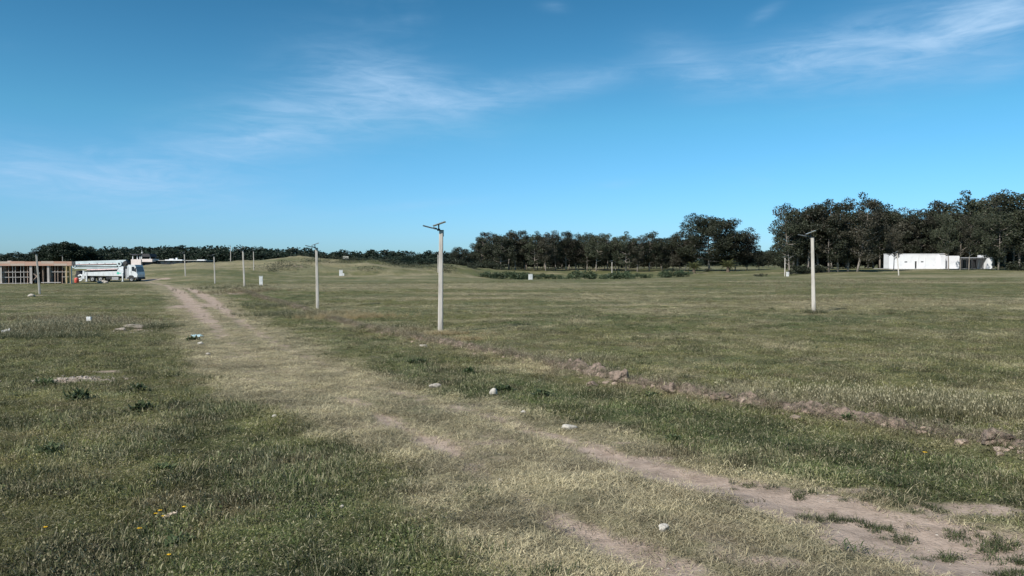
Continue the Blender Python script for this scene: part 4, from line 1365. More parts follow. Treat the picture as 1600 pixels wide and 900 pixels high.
# trees standing in front of the white house
for k, (px_, ty, lab) in enumerate([(1396, 352, 'eucalyptus in front of the left end of the white house'), (1481, 335, 'eucalyptus before the dark passage gap of the white house'),
                                    (1499, 340, 'slim eucalyptus before the middle of the white house porch'), (1514, 338, 'slim eucalyptus before the right part of the white house porch')]):
    tree('eucalyptus_tree', at(px_, 181), top_h(px_, ty, 181), k * 1.9, EUCS[(4, 8, 4, 8)[k]], lab, 'tree', 'eucalyptus trees of the right grove', .62)
# far trees in the gap between the groves and behind
for k, px_ in enumerate((1192, 1201, 1210, 1219, 1229)):
    tree('far_tree', at(px_, 300), top_h(px_, rr.uniform(391, 397), 300), k, dome[2], 'far dark tree in the gap between the groves, %s from the left' % ORD[k], 'tree', 'far trees in the gap between the groves')
# far wood along the left horizon: one mass
fcm = []
for i in range(5):
    r = np.random.default_rng(600 + i)
    cen = [(r.normal(0, 2.0), r.normal(0, 2.0), r.uniform(3.0, 9.5)) for _ in range(13)]
    cen += [(r.normal(0, 3.0), r.normal(0, 3), r.uniform(1.5, 5)) for _ in range(6)]
    fcm.append(clump_leaves(cen, r.uniform(1.5, 2.5, len(cen)), 42, .6, 1.3, r, .8))
V_, T_ = [], []
SKYL = [(-40, 402), (0, 399), (30, 396), (55, 394), (140, 390), (165, 388), (180, 386), (220, 387), (260, 384), (300, 387), (330, 384), (360, 388), (395, 384), (420, 388), (470, 389), (510, 392), (560, 392), (600, 392), (650, 394), (700, 394), (760, 394), (800, 396), (900, 398), (1180, 398)]
sx_, sy_ = zip(*SKYL)
def add_far(px, Y, topy, k):
    p = at(px, Y)
    h = px_point(px, topy, Y).z - p.z
    V, T = fcm[k % 5]
    s = h / 10.4
    a = rr.uniform(0, 6.28); ca, sa = math.cos(a), math.sin(a)
    V_.append(np.stack([(V[:, 0] * ca - V[:, 1] * sa) * s * 1.55 + p.x, (V[:, 0] * sa + V[:, 1] * ca) * s * 1.55 + p.y, V[:, 2] * s + p.z], 1)); T_.append(np.clip(T + rr.uniform(-.25, .25), 0, 1))
k = 0
px_ = -50.0
while px_ < 1180:
    add_far(px_, 400 + rr.uniform(-12, 12), np.interp(px_, sx_, sy_) + rr.uniform(-2.0, 4.0), k)
    add_far(px_ + 6, 375 + rr.uniform(-10, 10), np.interp(px_, sx_, sy_) + rr.uniform(5, 11), k + 2)
    px_ += rr.uniform(7, 11); k += 1
px_ = 560.0
while px_ < 800:
    add_far(px_, 345 + rr.uniform(-8, 8), np.interp(px_, sx_, sy_) + rr.uniform(9, 14), k + 3)
    px_ += rr.uniform(8, 12); k += 1
px_ = 1160.0
while px_ < 1700:
    add_far(px_, 420 + rr.uniform(-10, 10), 393 + rr.uniform(-2, 3), k + 1)
    px_ += rr.uniform(9, 13); k += 1
tag(link('far_wood', leaf_object_mesh('far_wood', np.concatenate(V_), np.concatenate(T_), PINE)), 'distant dark wood stretching along the left horizon', 'wood', kind='stuff')
# the big round-headed tree that rises over the wood at left
pine_big = [(13.0, tree_meshes(13.0, 7.5, .18, 20, 91, PINE, DBARK, stems=2, per=110, leaf=(.5, 1.0), dome=True, rclump=(1.6, 2.8)))]
tree('round_tree', at(104, 350), top_h(104, 382, 350), .3, pine_big[0], 'big round headed tree rising over the far wood behind the unfinished building', wide=1.25)
tree('round_tree', at(128, 358), top_h(128, 388, 358), 2.3, pine_big[0], 'lower round tree merging into the right of the big round headed one', wide=1.1)
tree('round_tree', at(78, 358), top_h(78, 386, 358), 4.0, pine_big[0], 'lower round tree merging into the left of the big round headed one', wide=1.0)

# shrubs in the dip before the middle grove
def shrub_mesh(seed, mat, n=16, per=120):
    r = np.random.default_rng(seed)
    cen = [(r.normal(0, .75), r.normal(0, .5), r.uniform(.25, 1.2)) for _ in range(n)]
    V, T = clump_leaves(cen, r.uniform(.35, .6, n), per * 6, .12, .30, r, .85, 0)
    return leaf_object_mesh('foliage', V, T, mat)
SHM = [shrub_mesh(700 + i, SHRUB) for i in range(4)]
SHN = ['first', 'second', 'third', 'fourth', 'fifth', 'sixth', 'seventh', 'eighth', 'ninth', 'tenth', 'eleventh', 'twelfth', 'thirteenth', 'fourteenth', 'fifteenth', 'sixteenth', 'seventeenth', 'eighteenth', 'nineteenth', 'twentieth']
SPOTS = [(762, 180, 1.7), (776, 176, 1.5), (792, 178, 2.0), (806, 174, 2.1), (820, 180, 1.9), (836, 183, 1.3), (856, 180, 1.6), (872, 184, 1.1), (890, 182, 1.4), (908, 178, 2.3), (922, 184, 1.4), (944, 182, 1.3), (962, 178, 2.2), (976, 180, 1.9), (990, 186, 1.4), (1008, 184, 1.2), (1040, 182, 1.9), (1056, 180, 1.7), (1070, 184, 1.6)]
for k, (px_, Y_, h_) in enumerate(SPOTS):
    o = link('shrub', SHM[k % 4], None, at(px_, Y_))
    o.scale = (h_ * 1.0, h_ * .9, h_ / 1.5); o.rotation_euler.z = k * 1.1
    tag(o, 'dark green shrub in the dip before the middle grove, %s from the left' % SHN[k], 'shrub', 'shrubs before the middle grove')
DSH = leafmat('dark_shrub_leaf', (.022, .028, .018), (.045, .05, .03), .1, .2)
DSM = [shrub_mesh(720 + i, DSH) for i in range(3)]
for k, (px_, Y_, h_, lab) in enumerate([(702, 218, 2.2, 'dark low shrub behind the nearest lamp post, left of the small trees'), (712, 219, 2.5, 'dark low shrub under the small round tree'), (726, 220, 2.1, 'dark low shrub between the two small trees'),
                                        (740, 200, 1.5, 'spiky dark shrub at the left end of the shrub belt'), (758, 222, 2.6, 'dark shrub under the left end of the middle grove'), (774, 222, 2.5, 'dark shrub under the second tree of the middle grove'), (1104, 214, 1.2, 'low dark green shrub between the two palms'),
                                        (1187, 158, .8, 'low grey bush in the field left of the boxed lamp post'), (1250, 176, 2.6, 'dark bush under the left trees of the right grove'), (1268, 178, 2.2, 'dark bush right of the first bush under the right grove'), (1586, 178, 2.6, 'dark bush under the trees at the right picture edge')]):
    o = link('shrub', DSM[k % 3], None, at(px_, Y_))
    o.scale = (h_ * 1.1, h_, h_ / 1.7); o.rotation_euler.z = k * 1.7
    tag(o, lab, 'shrub', 'dark shrubs by the trees')
# scrub on the mounds: low, uncountable
V_, T_ = [], []
for k in range(420):
    px_ = rr.uniform(395, 705)
    Y_ = rr.uniform(160, 199)
    if fbm(np.array([px_ * .02]), np.array([Y_ * .08]), 9, 3)[0] < .47: continue
    p = at(px_, Y_)
    me = SHM[k % 4]
    co = np.empty(len(me.vertices) * 3); me.vertices.foreach_get('co', co); co = co.reshape(-1, 4, 3)[::14].reshape(-1, 3)
    s = rr.uniform(.4, 1.5)
    V_.append(co * np.array((s * 1.6, s * 1.3, s * .55)) + np.array(p)); T_.append(np.full(len(co), rr.uniform(0, .6)))
tag(link('scrub', leaf_object_mesh('scrub', np.concatenate(V_), np.concatenate(T_), leafmat('scrub_leaf', (.035, .042, .024), (.085, .078, .045), .1, 0))), 'low dark scrub dotted over the grassy mounds', 'scrub', kind='stuff')

# palms
PALM = leafmat('palm_leaf', (.045, .060, .022), (.11, .108, .042), .15, .1)
PTR = surf('palm_trunk', (.13, .10, .07), (.08, .062, .045), 4, .95, bump=1)
def frond_mesh(seed):
    r = random.Random(seed)
    V, Fc, T = [], [], []
    L, n = 2.1, 17
    pts = []
    p, e = Vector((0, 0, 0)), r.uniform(.75, 1.0)
    for i in range(n):
        pts.append(p.copy())
        p = p + Vector((math.cos(e), 0, math.sin(e))) * L / n
        e -= 1.55 / n
    for i in range(n - 1):
        a, b_ = pts[i], pts[i + 1]
        w = .028 * (1 - i / n) + .006
        k = len(V)
        V += [(a.x, -w, a.z), (a.x, w, a.z), (b_.x, w, b_.z), (b_.x, -w, b_.z)]; Fc.append((k, k + 1, k + 2, k + 3)); T += [.9] * 4
        if i < 2: continue
        ln = .55 * math.sin(math.pi * min(1, .18 + i / n * .82)) + .08
        for s in (-1, 1):
            tip = a + Vector((ln * .55, s * ln * .8, -.08 + r.uniform(-.08, .12)))
            k = len(V)
            V += [tuple(a), (a.x + .05, 0, a.z), (tip.x, tip.y, tip.z)]
            T += [r.uniform(0, 1)] * 3
            m_ = a.lerp(tip, .5)
            V += [(m_.x + .035, m_.y, m_.z + .05)]
            T += [T[-1]]
            Fc.append((k, k + 1, k + 3, k + 2))
    me = bpy.data.meshes.new('frond')
    me.from_pydata(V, [], Fc)
    a_ = me.attributes.new('tint', 'FLOAT', 'POINT'); a_.data.foreach_set('value', np.array(T, np.float32))
    me.materials.append(PALM)
    return me
FR = [frond_mesh(i) for i in range(4)]
for px_, s_, lab in ((1084, 1.4, 'short bushy palm nearer the middle grove, left of the pair'), (1137, 1.5, 'short bushy palm under the domed tree, right of the pair')):
    rt = empty('palm', at(px_, 205), .3, lab, 'palm', 'short palms before the domed tree')
    rt.scale = (s_, s_, s_)
    MB().tube([(0, 0, -.3), (0, 0, .3), (.02, 0, .8), (.03, 0, 1.15)], [.34, .32, .26, .16], 10).build('trunk', PTR, rt)
    for k in range(30):
        o = link('frond', FR[k % 4], rt, (.02, 0, 1.0))
        o.rotation_euler = (0, -.65 + 1.25 * (k / 30), k * 2.4)
        o.scale = (1 - .15 * (k / 30),) * 3
# ------------------------------------------------------------------ white house in the right grove
HW = surf('house_white', (.72, .72, .73), (.58, .58, .60), .7, .85, lo=.45, hi=.8)
GLASS = surf('dark_glass', (.02, .025, .03), (.035, .04, .05), 2, .12, spec=.6)
FRAME = surf('black_frame', (.03, .03, .032), (.05, .05, .05), 6, .5)
PLINTH = surf('plinth_concrete', (.45, .43, .40), (.34, .33, .31), 1.5, .9)
HY = 195.0
sc_h = HY / F
p0 = at(1430, HY)
hz_ = p0.z
def hx(px): return (px - 1430) * sc_h
def hh_(py): return (420 - py) * sc_h
rt = empty('white_house', (p0.x, HY, hz_ + .12), -.05, 'long low white modern house with porch, behind the trees of the right grove', 'house')
MB().box(hx(1390), hx(1545), -2.0, 9.5, -.8, 0.0).build('plinth', PLINTH, rt)
def wall_with_holes(x0, x1, z0, z1, holes, y0, y1):
    """wall slab with rectangular openings (x0,x1,z0,z1), cut column by column"""
    b = MB()
    xs = sorted({x0, x1, *[h[0] for h in holes], *[h[1] for h in holes]})
    for a, c in zip(xs[:-1], xs[1:]):
        mid = (a + c) / 2
        cuts = sorted((h[2], h[3]) for h in holes if h[0] < mid < h[1])
        z = z0
        for lo, hi in cuts:
            if lo > z: b.box(a, c, y0, y1, z, lo)
            z = hi
        if z < z1: b.box(a, c, y0, y1, z, z1)
    return b
holes = [(hx(1413), hx(1417.4), 1.62, 1.90), (hx(1438), hx(1442), 1.66, 1.94), (hx(1428.8), hx(1431.6), .02, 1.95)]
wall_with_holes(hx(1391), hx(1466), .0, hh_(397.5), holes, 0, .25).build('front_wall', HW, rt)
for h_ in holes[:2]:
    w_ = MB().box(h_[0], h_[1], .12, .15, h_[2], h_[3]).build('window', GLASS, rt)
    MB().box(h_[0], h_[1], .06, .11, h_[2] - .05, h_[2] - .002).build('sill', FRAME, w_)
d_ = MB().box(holes[2][0], holes[2][1], .10, .14, .02, 1.95).build('door', FRAME, rt)
MB().box(holes[2][1] - .12, holes[2][1] - .07, .06, .098, .95, 1.05).build('handle', ALU, d_)
for px_ in (1433.5, 1444.5):
    MB().tube([(hx(px_), -.05, .1), (hx(px_), -.05, 2.9)], .035, 6).build('downpipe', surf('downpipe_white', (.66, .66, .66), (.6, .6, .6), 3, .6), rt)
MB().box(hx(1391) - .25, hx(1391) - .002, 0, 3.2, 0, hh_(397.5)).build('side_wall', HW, rt)
MB().box(hx(1391) - .3, hx(1474), -.05, 3.3, hh_(397.5) + .002, hh_(397.5) + .14).build('roof_slab', HW, rt)
MB().box(hx(1466) + .002, hx(1473.5), -.55, .0, 0, hh_(398) - .1).box(hx(1466) + .002, hx(1473.5), .0, 9, 0, hh_(398) - .1).build('end_block', HW, rt)
MB().box(hx(1480), hx(1497), .2, 9, 0, hh_(400)).build('second_block', HW, rt)
MB().box(hx(1473.5) + .01, hx(1480) - .01, 3.0, 3.2, 0, 2.7).build('passage_wall', PLINTH, rt)
MB().box(hx(1497) + .01, hx(1535), 2.6, 2.8, 0, 2.9).build('porch_back_wall', HW, rt)
for px_ in (1501, 1508.5, 1516, 1523.5):
    w_ = MB().box(hx(px_), hx(px_ + 6), 2.50, 2.58, .05, 2.3).build('glass_door', GLASS, rt)
    MB().box(hx(px_), hx(px_) + .08, 2.42, 2.495, .05, 2.3).box(hx(px_ + 6) - .08, hx(px_ + 6), 2.42, 2.495, .05, 2.3).box(hx(px_) + .082, hx(px_ + 6) - .082, 2.42, 2.495, 2.2, 2.3).build('frame', FRAME, w_)
for px_ in (1498.5, 1506, 1514, 1521, 1529):
    MB().box(hx(px_) - .09, hx(px_) + .09, -.6, -.42, 0, 2.75).build('porch_post', FRAME, rt)
MB().box(hx(1497) + .01, hx(1535), -.8, 2.59, 2.76, 2.98).build('porch_roof', surf('porch_roof_grey', (.30, .31, .33), (.24, .25, .27), 2, .7), rt)
MB().box(hx(1535) + .01, hx(1542.3), -1.1, 3.5, 0, hh_(398.8)).build('chimney_block', HW, rt)

# ------------------------------------------------------------------ unfinished building at left
FORM = surf('formwork_pine', (.60, .35, .245), (.68, .46, .36), 1.2, .85, stretch=(.3, 3, 3))
FORM2 = surf('formwork_pale', (.66, .52, .42), (.56, .43, .34), 1.2, .85, stretch=(.3, 3, 3))
CONC = surf('raw_concrete', (.58, .50, .45), (.46, .40, .36), 1.5, .92, bump=.3)
PROP = surf('pine_prop', (.62, .46, .36), (.48, .34, .26), 2, .85, stretch=(3, 3, .4))
PROP_SHADE = surf('shaded_prop', (.20, .13, .095), (.13, .085, .065), 2, .85)  # rear-row props: interior shade put into a darker copy of the prop colour
PROPW = surf('pale_rail', (.66, .60, .55), (.55, .50, .46), 2, .8)
BRICK = surf('shaded_brick', (.045, .03, .024), (.028, .02, .017), 3, .95)  # inner walls: near-black so the interior shade is in the colour
YPLY = surf('yellow_ply', (.42, .31, .13), (.34, .25, .11), 1.5, .8)
BY = 119.0
pb = at(112.5, BY)
kb = BY / F * .83
rb = empty('unfinished_building', (pb.x, BY, pb.z + .03), math.radians(24), 'single storey concrete frame under construction with pine formwork and props', 'building')
def bx_(px): return (px - 112.5) * kb
Zt = (443 - 408.4) * BY / F
Zs = (443 - 415) * BY / F
xl, xr = bx_(-70), bx_(112.5)
MB().box(xl, xr, .1, 4.5, -.4, .0).build('floor_slab', CONC, rb)
MB().box(xl, xr - .05, .02, 4.5, Zs + .05, Zt - .05).build('roof_slab', CONC, rb)
x = xl
k = 0
while x < xr - .1:                                    # edge boards, each its own
    w_ = rr.uniform(1.6, 2.6); x2 = min(x + w_, xr)
    dz = rr.uniform(-.03, .04)
    for j, (za, zb) in enumerate(((Zs, Zs + .34), (Zs + .345, Zt + dz))):
        MB().box(x, x2 - .015, -.045 - .006 * (k % 2), .015, za, zb).build('edge_board', FORM if (k + j) % 3 else FORM2, rb)
    x = x2; k += 1
MB().box(xr + .003, xr + .05, -.04, 4.5, Zs, Zt).build('edge_board', FORM, rb)
for px_, w_ in ((-25, .32), (0.5, .28), (47, .34), (74.5, .30), (112, .17)):
    MB().bev(bx_(px_) - w_ / 2, bx_(px_) + w_ / 2, .10, .10 + w_, 0, Zs - .005, .01).build('column', CONC if px_ != 112 else PROPW, rb)
for px_ in (0, 47, 74, 105):
    MB().bev(bx_(px_) - .15, bx_(px_) + .15, 3.9, 4.2, 0, Zs - .005, .01).build('column', CONC, rb)
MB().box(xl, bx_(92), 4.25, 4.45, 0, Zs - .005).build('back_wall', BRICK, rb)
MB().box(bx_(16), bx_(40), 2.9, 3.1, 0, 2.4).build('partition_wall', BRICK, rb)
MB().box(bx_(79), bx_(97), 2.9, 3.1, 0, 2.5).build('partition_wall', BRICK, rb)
MB().box(bx_(101), bx_(109.5), 2.4, 2.45, .05, Zs - .15).build('plywood_sheet', YPLY, rb)
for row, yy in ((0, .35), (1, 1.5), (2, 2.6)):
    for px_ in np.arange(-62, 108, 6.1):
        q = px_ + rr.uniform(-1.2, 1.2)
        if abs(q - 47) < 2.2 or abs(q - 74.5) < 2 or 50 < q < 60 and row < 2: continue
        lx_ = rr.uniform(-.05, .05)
        MB().tube([(bx_(q), yy, 0), (bx_(q) + lx_, yy, Zs - .005)], .042, 6).build('prop', (PROP if rr.random() < .6 else PROPW) if row == 0 else PROP_SHADE, rb)
for za in (1.05, 1.85):
    for a, c in ((-65, 44), (78, 110) if za > 1.2 else (96, 110)):
        MB().box(bx_(a), bx_(c), .27, .30, za, za + .075).build('rail', PROPW, rb)
MB().box(bx_(-65), bx_(45), -.15, .08, .10, .17).build('base_plank', PROPW, rb)
MB().box(bx_(63), bx_(95), -.10, .08, .16, .26).build('base_plank', PROPW, rb)
for a, c in (((50, .55), (61, 1.75)), ((50.5, 1.7), (60, .7)), ((51, 1.6), (57.5, 1.25))):
    MB().tube([(bx_(a[0]), .22, a[1]), (bx_(c[0]), .22, c[1])], .035, 5).build('brace', PROP, rb)
MB().tube([(bx_(57.8), .15, 0), (bx_(57.8), .15, Zs - .01)], .05, 6).build('prop', PROP, rb)
for px_ in (104, 110):
    MB().box(bx_(px_) - .06, bx_(px_) + .06, .0, .12, .0, Zs - .01).build('prop', surf('yellow_prop', (.62, .46, .24), (.52, .38, .20), 3, .8), rb)
for px_, hgt in ((105.5, .5), (17, .35), (3, .2), (60, .25)):
    MB().tube([(bx_(px_), 1.0, Zt - .06), (bx_(px_), 1.0, Zt + hgt)], .02, 5).build('rebar', FRAME, rb)
MB().box(bx_(10), bx_(16), .6, 1.0, Zt - .049, Zt + .10).build('timber_stack', FORM2, rb)

# ------------------------------------------------------------------ concrete pump truck
TW = surf('truck_white', (.64, .66, .66), (.54, .56, .56), 1.5, .35, spec=.5)
TDK = surf('truck_dark', (.030, .031, .033), (.055, .053, .05), 3, .7)
TYRE = surf('tyre_rubber', (.022, .022, .023), (.04, .038, .036), 6, .85)
HUB = surf('hub_steel', (.42, .42, .42), (.30, .30, .30), 6, .5, .4)
BOOMP = surf('boom_pipe', (.30, .22, .22), (.20, .16, .16), 3, .5, .4)
BOOMW = surf('boom_white', (.54, .60, .60), (.42, .48, .48), .9, .4, spec=.4)
GREENM = surf('green_mark', (.10, .50, .36), (.08, .42, .32), 4, .4)
TY = 132.0
pt = at(168.5, TY)
kt = TY / F
T_Z = pt.z
tr_ = empty('pump_truck', (pt.x, TY, T_Z + .02), -.04, 'white concrete pump truck with folded boom parked by the unfinished building', 'truck')
def tx(px): return (px - 168.5) * kt
def tz(py): return (440.5 - py) * kt
YF, YB = -1.25, 1.25          # near and far sides
MB().box(tx(126), tx(219), -.45, .45, .62, .95).build('chassis', TDK, tr_)
# cab
cabp = [(tx(206.5), .82), (tx(221.6), .82), (tx(222.2), 1.25), (tx(221.6), 1.75), (tx(219.3), 2.78), (tx(218.2), 2.92), (tx(207.2), 2.92), (tx(206.5), 2.75)]
cab = MB().prism(cabp, YF, YB).build('cab', TW, tr_)
win = [(tx(213.6), 1.95), (tx(219.0), 1.82), (tx(217.4), 2.68), (tx(213.6), 2.68)]
MB().prism(win, YF - .012, YF - .002).build('side_window', GLASS, cab)
MB().add([(tx(221.7), YF + .12, 1.78), (tx(221.7), YB - .12, 1.78), (tx(219.55), YB - .15, 2.70), (tx(219.55), YF + .15, 2.70)], [(0, 1, 2, 3)]).build('windscreen', GLASS, cab)
MB().box(tx(208.0), tx(208.3), YF - .014, YF - .002, 1.0, 2.7).box(tx(213.2), tx(213.4), YF - .014, YF - .002, 1.2, 2.7).build('door_gap', TDK, cab)
MB().box(tx(211.2), tx(212.6), YF - .03, YF - .002, 1.72, 1.78).build('door_handle', TDK, cab)
MB().bev(tx(219.2), tx(222.9), YF - .01, YB + .01, .45, .81, .04).build('bumper', TDK, cab)
MB().box(tx(222.25), tx(222.45), YF + .1, YF + .45, .95, 1.15).build('headlight', LAMPW, cab)
MB().box(tx(222.25), tx(222.45), YB - .45, YB - .1, .95, 1.15).build('headlight', LAMPW, cab)
MB().bev(tx(219.8), tx(220.8), YF - .30, YF - .10, 1.75, 2.45, .02).tube([(tx(219.4), YF, 2.6), (tx(220.2), YF - .2, 2.6)], .02, 5).build('mirror', TDK, cab)
MB().bev(tx(207), tx(218), YF + .1, YB - .1, 2.925, 3.02, .03).build('sun_roof_hatch', TW, cab)
fen = [(tx(207.5), .60), (tx(208.4), .98), (tx(210), 1.16), (tx(214.5), 1.16), (tx(216.5), .98), (tx(217), .60)]
MB().prism(fen, YF - .02, YF + .3).build('wheel_arch', TDK, cab)
# wheels
def wheel(x, side, r=.50):
    y0 = YF + .02 if side < 0 else YB - .36
    b = MB()
    prof = [(0.0, r * .62), (.03, r * .94), (.08, r), (.26, r), (.31, r * .94), (.34, r * .62)]
    n = 20
    for (yy, rr_) in prof:
        for k in range(n):
            a = 2 * math.pi * k / n
            b.v.append((x + rr_ * math.cos(a), y0 + yy, r + rr_ * math.sin(a)))
    for i in range(5):
        for k in range(n):
            a, c = i * n + k, i * n + (k + 1) % n
            b.f.append((a, c, c + n, a + n))
    w = empty('wheel', (0, 0, 0)); w.parent = tr_
    b.build('tyre', TYRE, w, True)
    h = MB().tube([(x, y0 + .06, r), (x, y0 + .28, r)], [r * .615, r * .615], 16)
    h.tube([(x, y0 + (-.03 if side < 0 else .30), r), (x, y0 + (.05 if side < 0 else .38), r)], [r * .2, r * .28], 10)
    h.build('rim', HUB, w)
for px_ in (212.4, 150.2, 163.0):
    for sd in (-1, 1):
        wheel(tx(px_), sd)
# body side lockers with deck
MB().prism([(tx(138), tz(431)), (tx(200), tz(431.5)), (tx(200), tz(423.5)), (tx(139.5), tz(425.6))], YF, YF + .5).build('side_panel', TW, tr_)
MB().prism([(tx(138), tz(431)), (tx(200), tz(431.5)), (tx(200), tz(423.5)), (tx(139.5), tz(425.6))], YB - .5, YB).build('side_panel', TW, tr_)
MB().box(tx(140), tx(199), YF + .505, YB - .505, 1.0, 1.72).build('deck', TDK, tr_)
for px_ in (152, 168, 183.5):
    MB().box(tx(px_), tx(px_) + .03, YF - .012, YF - .002, tz(430.5), tz(425.8)).build('panel_seam', HUB, tr_)
MB().tube([(tx(191.5), YF - .012, tz(427)), (tx(191.5), YF - .002, tz(427))], .22, 14).box(tx(193), tx(196.5), YF - .012, YF - .002, tz(427.6), tz(426.4)).build('green_emblem', GREENM, tr_)
MB().bev(tx(181.3), tx(192), YF + .02, YF + .55, .32, .86, .03).build('fuel_tank', HUB, tr_)
MB().box(tx(172), tx(180), YF + .1, YB - .1, .45, .9).build('pump_box', TDK, tr_)
for px_, w_ in ((198.8, .20), (141.6, .26)):
    for y_ in (YF - .08, YB - .12):
        l_ = MB().bev(tx(px_) - w_ / 2, tx(px_) + w_ / 2, y_, y_ + .2, .12, tz(426), .02).build('outrigger_leg', TW, tr_)
        MB().bev(tx(px_) - w_ * .9, tx(px_) + w_ * .9, y_ - .08, y_ + .28, .02, .115, .02).build('outrigger_foot', HUB, l_)
# rear hopper
MB().prism([(tx(121.5), 1.05), (tx(124), .62), (tx(133), .62), (tx(135), 1.35), (tx(129), 1.2), (tx(122.5), 1.35)], -.95, .95).build('hopper', TDK, tr_)
MB().prism([(tx(123), 1.36), (tx(129.5), 1.22), (tx(131), 1.38), (tx(125.5), 2.0), (tx(123.5), 1.95)], -.9, .9).build('hopper_lid', TDK, tr_)
cur = [(tx(127.5), -1.0, tz(431.5)), (tx(131), -1.02, tz(430)), (tx(134), -1.02, tz(431)), (tx(135.2), -1.02, tz(434)), (tx(133), -1.02, tz(438)), (tx(129.5), -1.0, tz(439))]
MB().tube(cur, .17, 9).build('delivery_elbow', TW, tr_)
MB().tube([(tx(128), -1.02, tz(436)), (tx(132.5), -1.05, tz(435)), (tx(135.5), -1.05, tz(428)), (tx(136), -1.05, tz(423))], .13, 8).build('delivery_pipe', TW, tr_)
MB().box(tx(136.3), tx(138), -1.2, 1.2, .5, 1.85).build('rear_frame', TW, tr_)
# turret and folded boom
MB().tube([(tx(194), 0, 1.5), (tx(194), 0, 2.0), (tx(193.5), 0, 2.75)], [.62, .5, .42], 12).build('turret', TW, tr_)
def boom(name, pxa, za0, za1, pxb, zb0, zb1, y0, y1, mat):
    return MB().prism([(tx(pxa), za0), (tx(pxb), zb0), (tx(pxb), zb1), (tx(pxa), za1)], y0, y1).build(name, mat, tr_)
b1 = boom('boom_section', 114.5, 3.08, 3.60, 199, 3.26, 3.90, -.22, .22, BOOMW)
for px_ in (124, 140.5, 153, 165.5, 178, 188):
    MB().box(tx(px_), tx(px_ + .9), -.25, -.222, 3.05 + (px_ - 114) / 85 * .15, 3.25 + (px_ - 114) / 85 * .18).build('bracket', TDK, b1)
MB().tube([(tx(116), -.36, 3.06), (tx(160), -.36, 3.13), (tx(196), -.36, 3.22)], .06, 7).build('pipe', BOOMP, b1)
boom('boom_section', 123, 2.76, 2.84, 187, 2.74, 3.02, -.70, -.34, BOOMW)
boom('boom_section', 119.5, 2.30, 2.58, 189, 2.38, 2.56, -.70, -.30, BOOMW)
boom('boom_section', 122, 2.45, 2.8, 188, 2.55, 2.95, .32, .66, TDK)  # far section coloured dark, painting shade into the gaps between the booms
MB().box(tx(141), tx(190), -.12, .30, 1.73, 2.98).build('boom_rest', TDK, tr_)  # dark box added behind the boom so its gaps read as shade
MB().tube([(tx(139), -.55, 2.12), (tx(165), -.55, 2.16), (tx(188), -.55, 2.26)], .15, 8).build('delivery_line', BOOMP, tr_)
MB().tube([(tx(120), -.5, 2.70), (tx(160), -.5, 2.655), (tx(190), -.5, 2.66)], .05, 6).build('hydraulic_ram', TDK, tr_)
k1 = MB().tube([(tx(118.5), -.75, 2.8), (tx(118.5), .3, 2.8)], .36, 12).build('knuckle', BOOMW, tr_)
MB().tube([(tx(118.5), -.80, 2.8), (tx(118.5), -.755, 2.8)], .15, 10).build('pin', TDK, k1)
k2 = MB().tube([(tx(191), -.75, 3.2), (tx(191), .3, 3.2)], .44, 12).build('knuckle', BOOMW, tr_)
MB().tube([(tx(191), -.80, 3.2), (tx(191), -.755, 3.2)], .18, 10).build('pin', TDK, k2)
MB().prism([(tx(193), 3.0), (tx(199), 2.85), (tx(202.5), 3.35), (tx(201), 3.8), (tx(197), 3.6)], -.5, .5).build('boom_cradle', TDK, tr_)
MB().prism([(tx(187), 1.95), (tx(197), 1.95), (tx(197), 2.75), (tx(189), 2.72)], -.62, .62).build('turret_box', TW, tr_)
MB().tube([(tx(201), -.9, 1.1), (tx(203.5), -.95, 2.2), (tx(201), -.9, 2.75), (tx(198.5), -.85, 2.2)], .09, 7).build('hose', TDK, tr_)
MB().box(tx(200.6), tx(205.6), -.9, .9, .95, 2.5).build('engine_cover', TDK, tr_)
MB().box(tx(203.2), tx(206), -1.2, -.92, .5, 2.3).build('exhaust_stack', HUB, tr_)

# things on the ground round the truck
RED = surf('red_plastic', (.62, .10, .07), (.50, .08, .06), 4, .5)
p = at(120, 127)
rt = empty('red_drum', p, 0, 'red plastic drum standing behind the rear of the pump truck', 'drum')
MB().tube([(0, 0, -.05), (0, 0, .05), (0, 0, .42), (0, 0, .78), (0, 0, .86)], [.28, .33, .36, .32, .24], 16).build('body', RED, rt, True)
MB().tube([(0, 0, .861), (0, 0, .92)], [.10, .10], 10).build('cap', WPAINT, rt)
MB().tube([(0, 0, .40), (0, 0, .45)], .372, 16).build('hoop', RED, rt)
p = at(169, 124)
rt = empty('dark_stake', p, 0, 'short dark stake in the grass in front of the pump truck', 'stake')
MB().tube([(0, 0, -.2), (0, 0, 1.12)], [.06, .05], 8).build('post', FRAME, rt)
MB().bev(-.08, .08, -.08, .08, 1.121, 1.16, .01).build('cap', FRAME, rt)
for k, (px_, s_, lab) in enumerate([(155.5, .26, 'white sack slumped under the pump truck, leftmost of the pale heap'), (162, .34, 'pale sack in the middle of the heap by the truck wheels'), (166, .30, 'pale sack nearest the dark stake by the truck')]):
    p = at(px_, 126)
    o = link('sack', rock_mesh('sack', s_ * 1.3, s_, s_ * .9, STONE, 40 + k, .14), None, p + Vector((0, 0, s_ * .6)))
    tag(o, lab, 'sack', 'pale sacks by the truck')

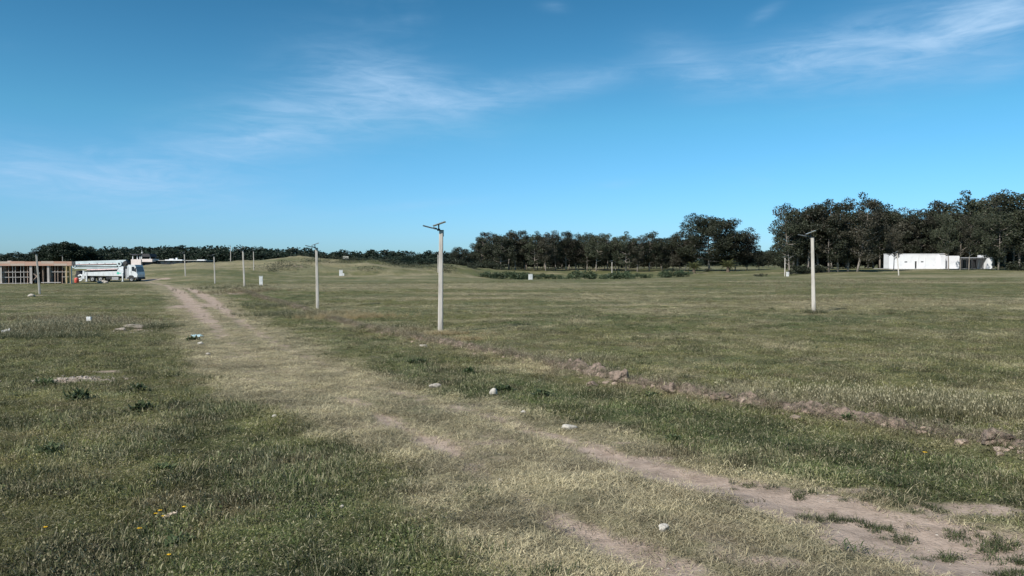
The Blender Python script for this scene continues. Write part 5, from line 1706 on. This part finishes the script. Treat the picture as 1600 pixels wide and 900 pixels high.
# ------------------------------------------------------------------ far houses behind the rise
PINKW = surf('pale_pink_render', (.70, .60, .56), (.62, .53, .49), 1, .85)
DROOF = surf('dark_roof', (.045, .043, .048), (.065, .06, .06), 2, .8)
DWALL = surf('dark_cladding', (.028, .03, .034), (.045, .045, .05), 1.5, .6)
FY = 290.0
kf = FY / F
pf = at(222, FY)
zf = pf.z
z_h = EYE                                      # row HOR sits at eye height
def fz(py): return px_point(222, py, FY).z - zf
def fx(px): return (px - 222) * kf
rt = empty('pink_house', (pf.x, FY, zf), 0, 'pale pink two level house with dark roof and terrace behind the truck cab', 'house')
MB().box(fx(205.4), fx(221), 0, 5, -.5, fz(405.2)).build('tower', PINKW, rt)
MB().box(fx(221) + .005, fx(238), .3, 6, fz(409.2), fz(404.6)).build('terrace_wall', PINKW, rt)
MB().box(fx(221) + .005, fx(236), 1.2, 6, -.5, fz(409.2) - .005).build('lower_wall', DWALL, rt)
for px_ in (207.5, 214.5, 218.8, 221.3, 234.5):
    MB().box(fx(px_) - .13, fx(px_) + .13, .32, .6, fz(405.2 if px_ < 221 else 404.6) + .003, fz(399.4 if px_ < 222 else 401.5)).build('pillar', HW, rt)
MB().box(fx(207), fx(236), 3.5, 4.5, fz(404.4), fz(399.9)).build('upper_room', DWALL, rt)
MB().prism([(fx(204), fz(397.6)), (fx(212), fz(399.2)), (fx(222.5), fz(397.2)), (fx(222.5), fz(396.4)), (fx(212), fz(398.0)), (fx(204), fz(396.8))], -.4, 5.4).build('roof', DROOF, rt)
MB().prism([(fx(222.6), fz(401.2)), (fx(236.5), fz(401.2)), (fx(234), fz(396.4)), (fx(223.5), fz(396.4))], -.2, 5.4).build('roof', DROOF, rt)
MB().tube([(fx(222.3), .2, fz(399)), (fx(222.3), .2, fz(390.5))], .06, 6).box(fx(221.6), fx(223), .1, .3, fz(395.6), fz(394)).build('antenna', HW, rt)
for (a, c, w0, w1, lab, chim) in ((239, 287, 259, 286, 'long low dark house with white roof edge and chimney left of the far lamp post', 275), (292, 322, 309, 321, 'low dark house with short white roof edge right of the far lamp post', None)):
    rt = empty('low_house', (at((a + c) / 2, FY + 3).x, FY + 3, zf), 0, lab, 'house', 'low dark houses behind the rise')
    w_ = (c - a) * kf / 2
    MB().box(-w_, w_, .4, 7, -.5, fz(407.4)).build('wall', DWALL, rt)
    MB().box(-w_ - .3, w_ + .3, -.2, 7.4, fz(407.4) + .005, fz(406.4)).build('roof_slab', PLINTH, rt)
    e0, e1 = [(q - (a + c) / 2) * kf for q in (w0, w1)]
    MB().box(e0, e1, -.3, -.205, fz(407.3), fz(405.4)).box(e0, e1, -.2, 2.0, fz(406.4) + .005, fz(405.4)).build('roof_fascia', HW, rt)
    for j in range(5):
        x0 = -w_ + (j + .25) * 2 * w_ / 5
        g_ = MB().box(x0, x0 + w_ * .22, .33, .395, fz(412.5), fz(408.2)).build('window', GLASS, rt)
    if chim:
        xc = (chim - (a + c) / 2) * kf
        MB().box(xc - .3, xc + .3, .8, 1.4, fz(405.4) + .004, fz(402.8)).build('chimney', HW, rt)
        xc = (267 - (a + c) / 2) * kf
        MB().box(xc - .8, xc + .8, .8, 1.8, fz(405.4) + .004, fz(404.2)).build('water_tank', HW, rt)
# people-scale litter of pale stones on the far rise is left to the ground material
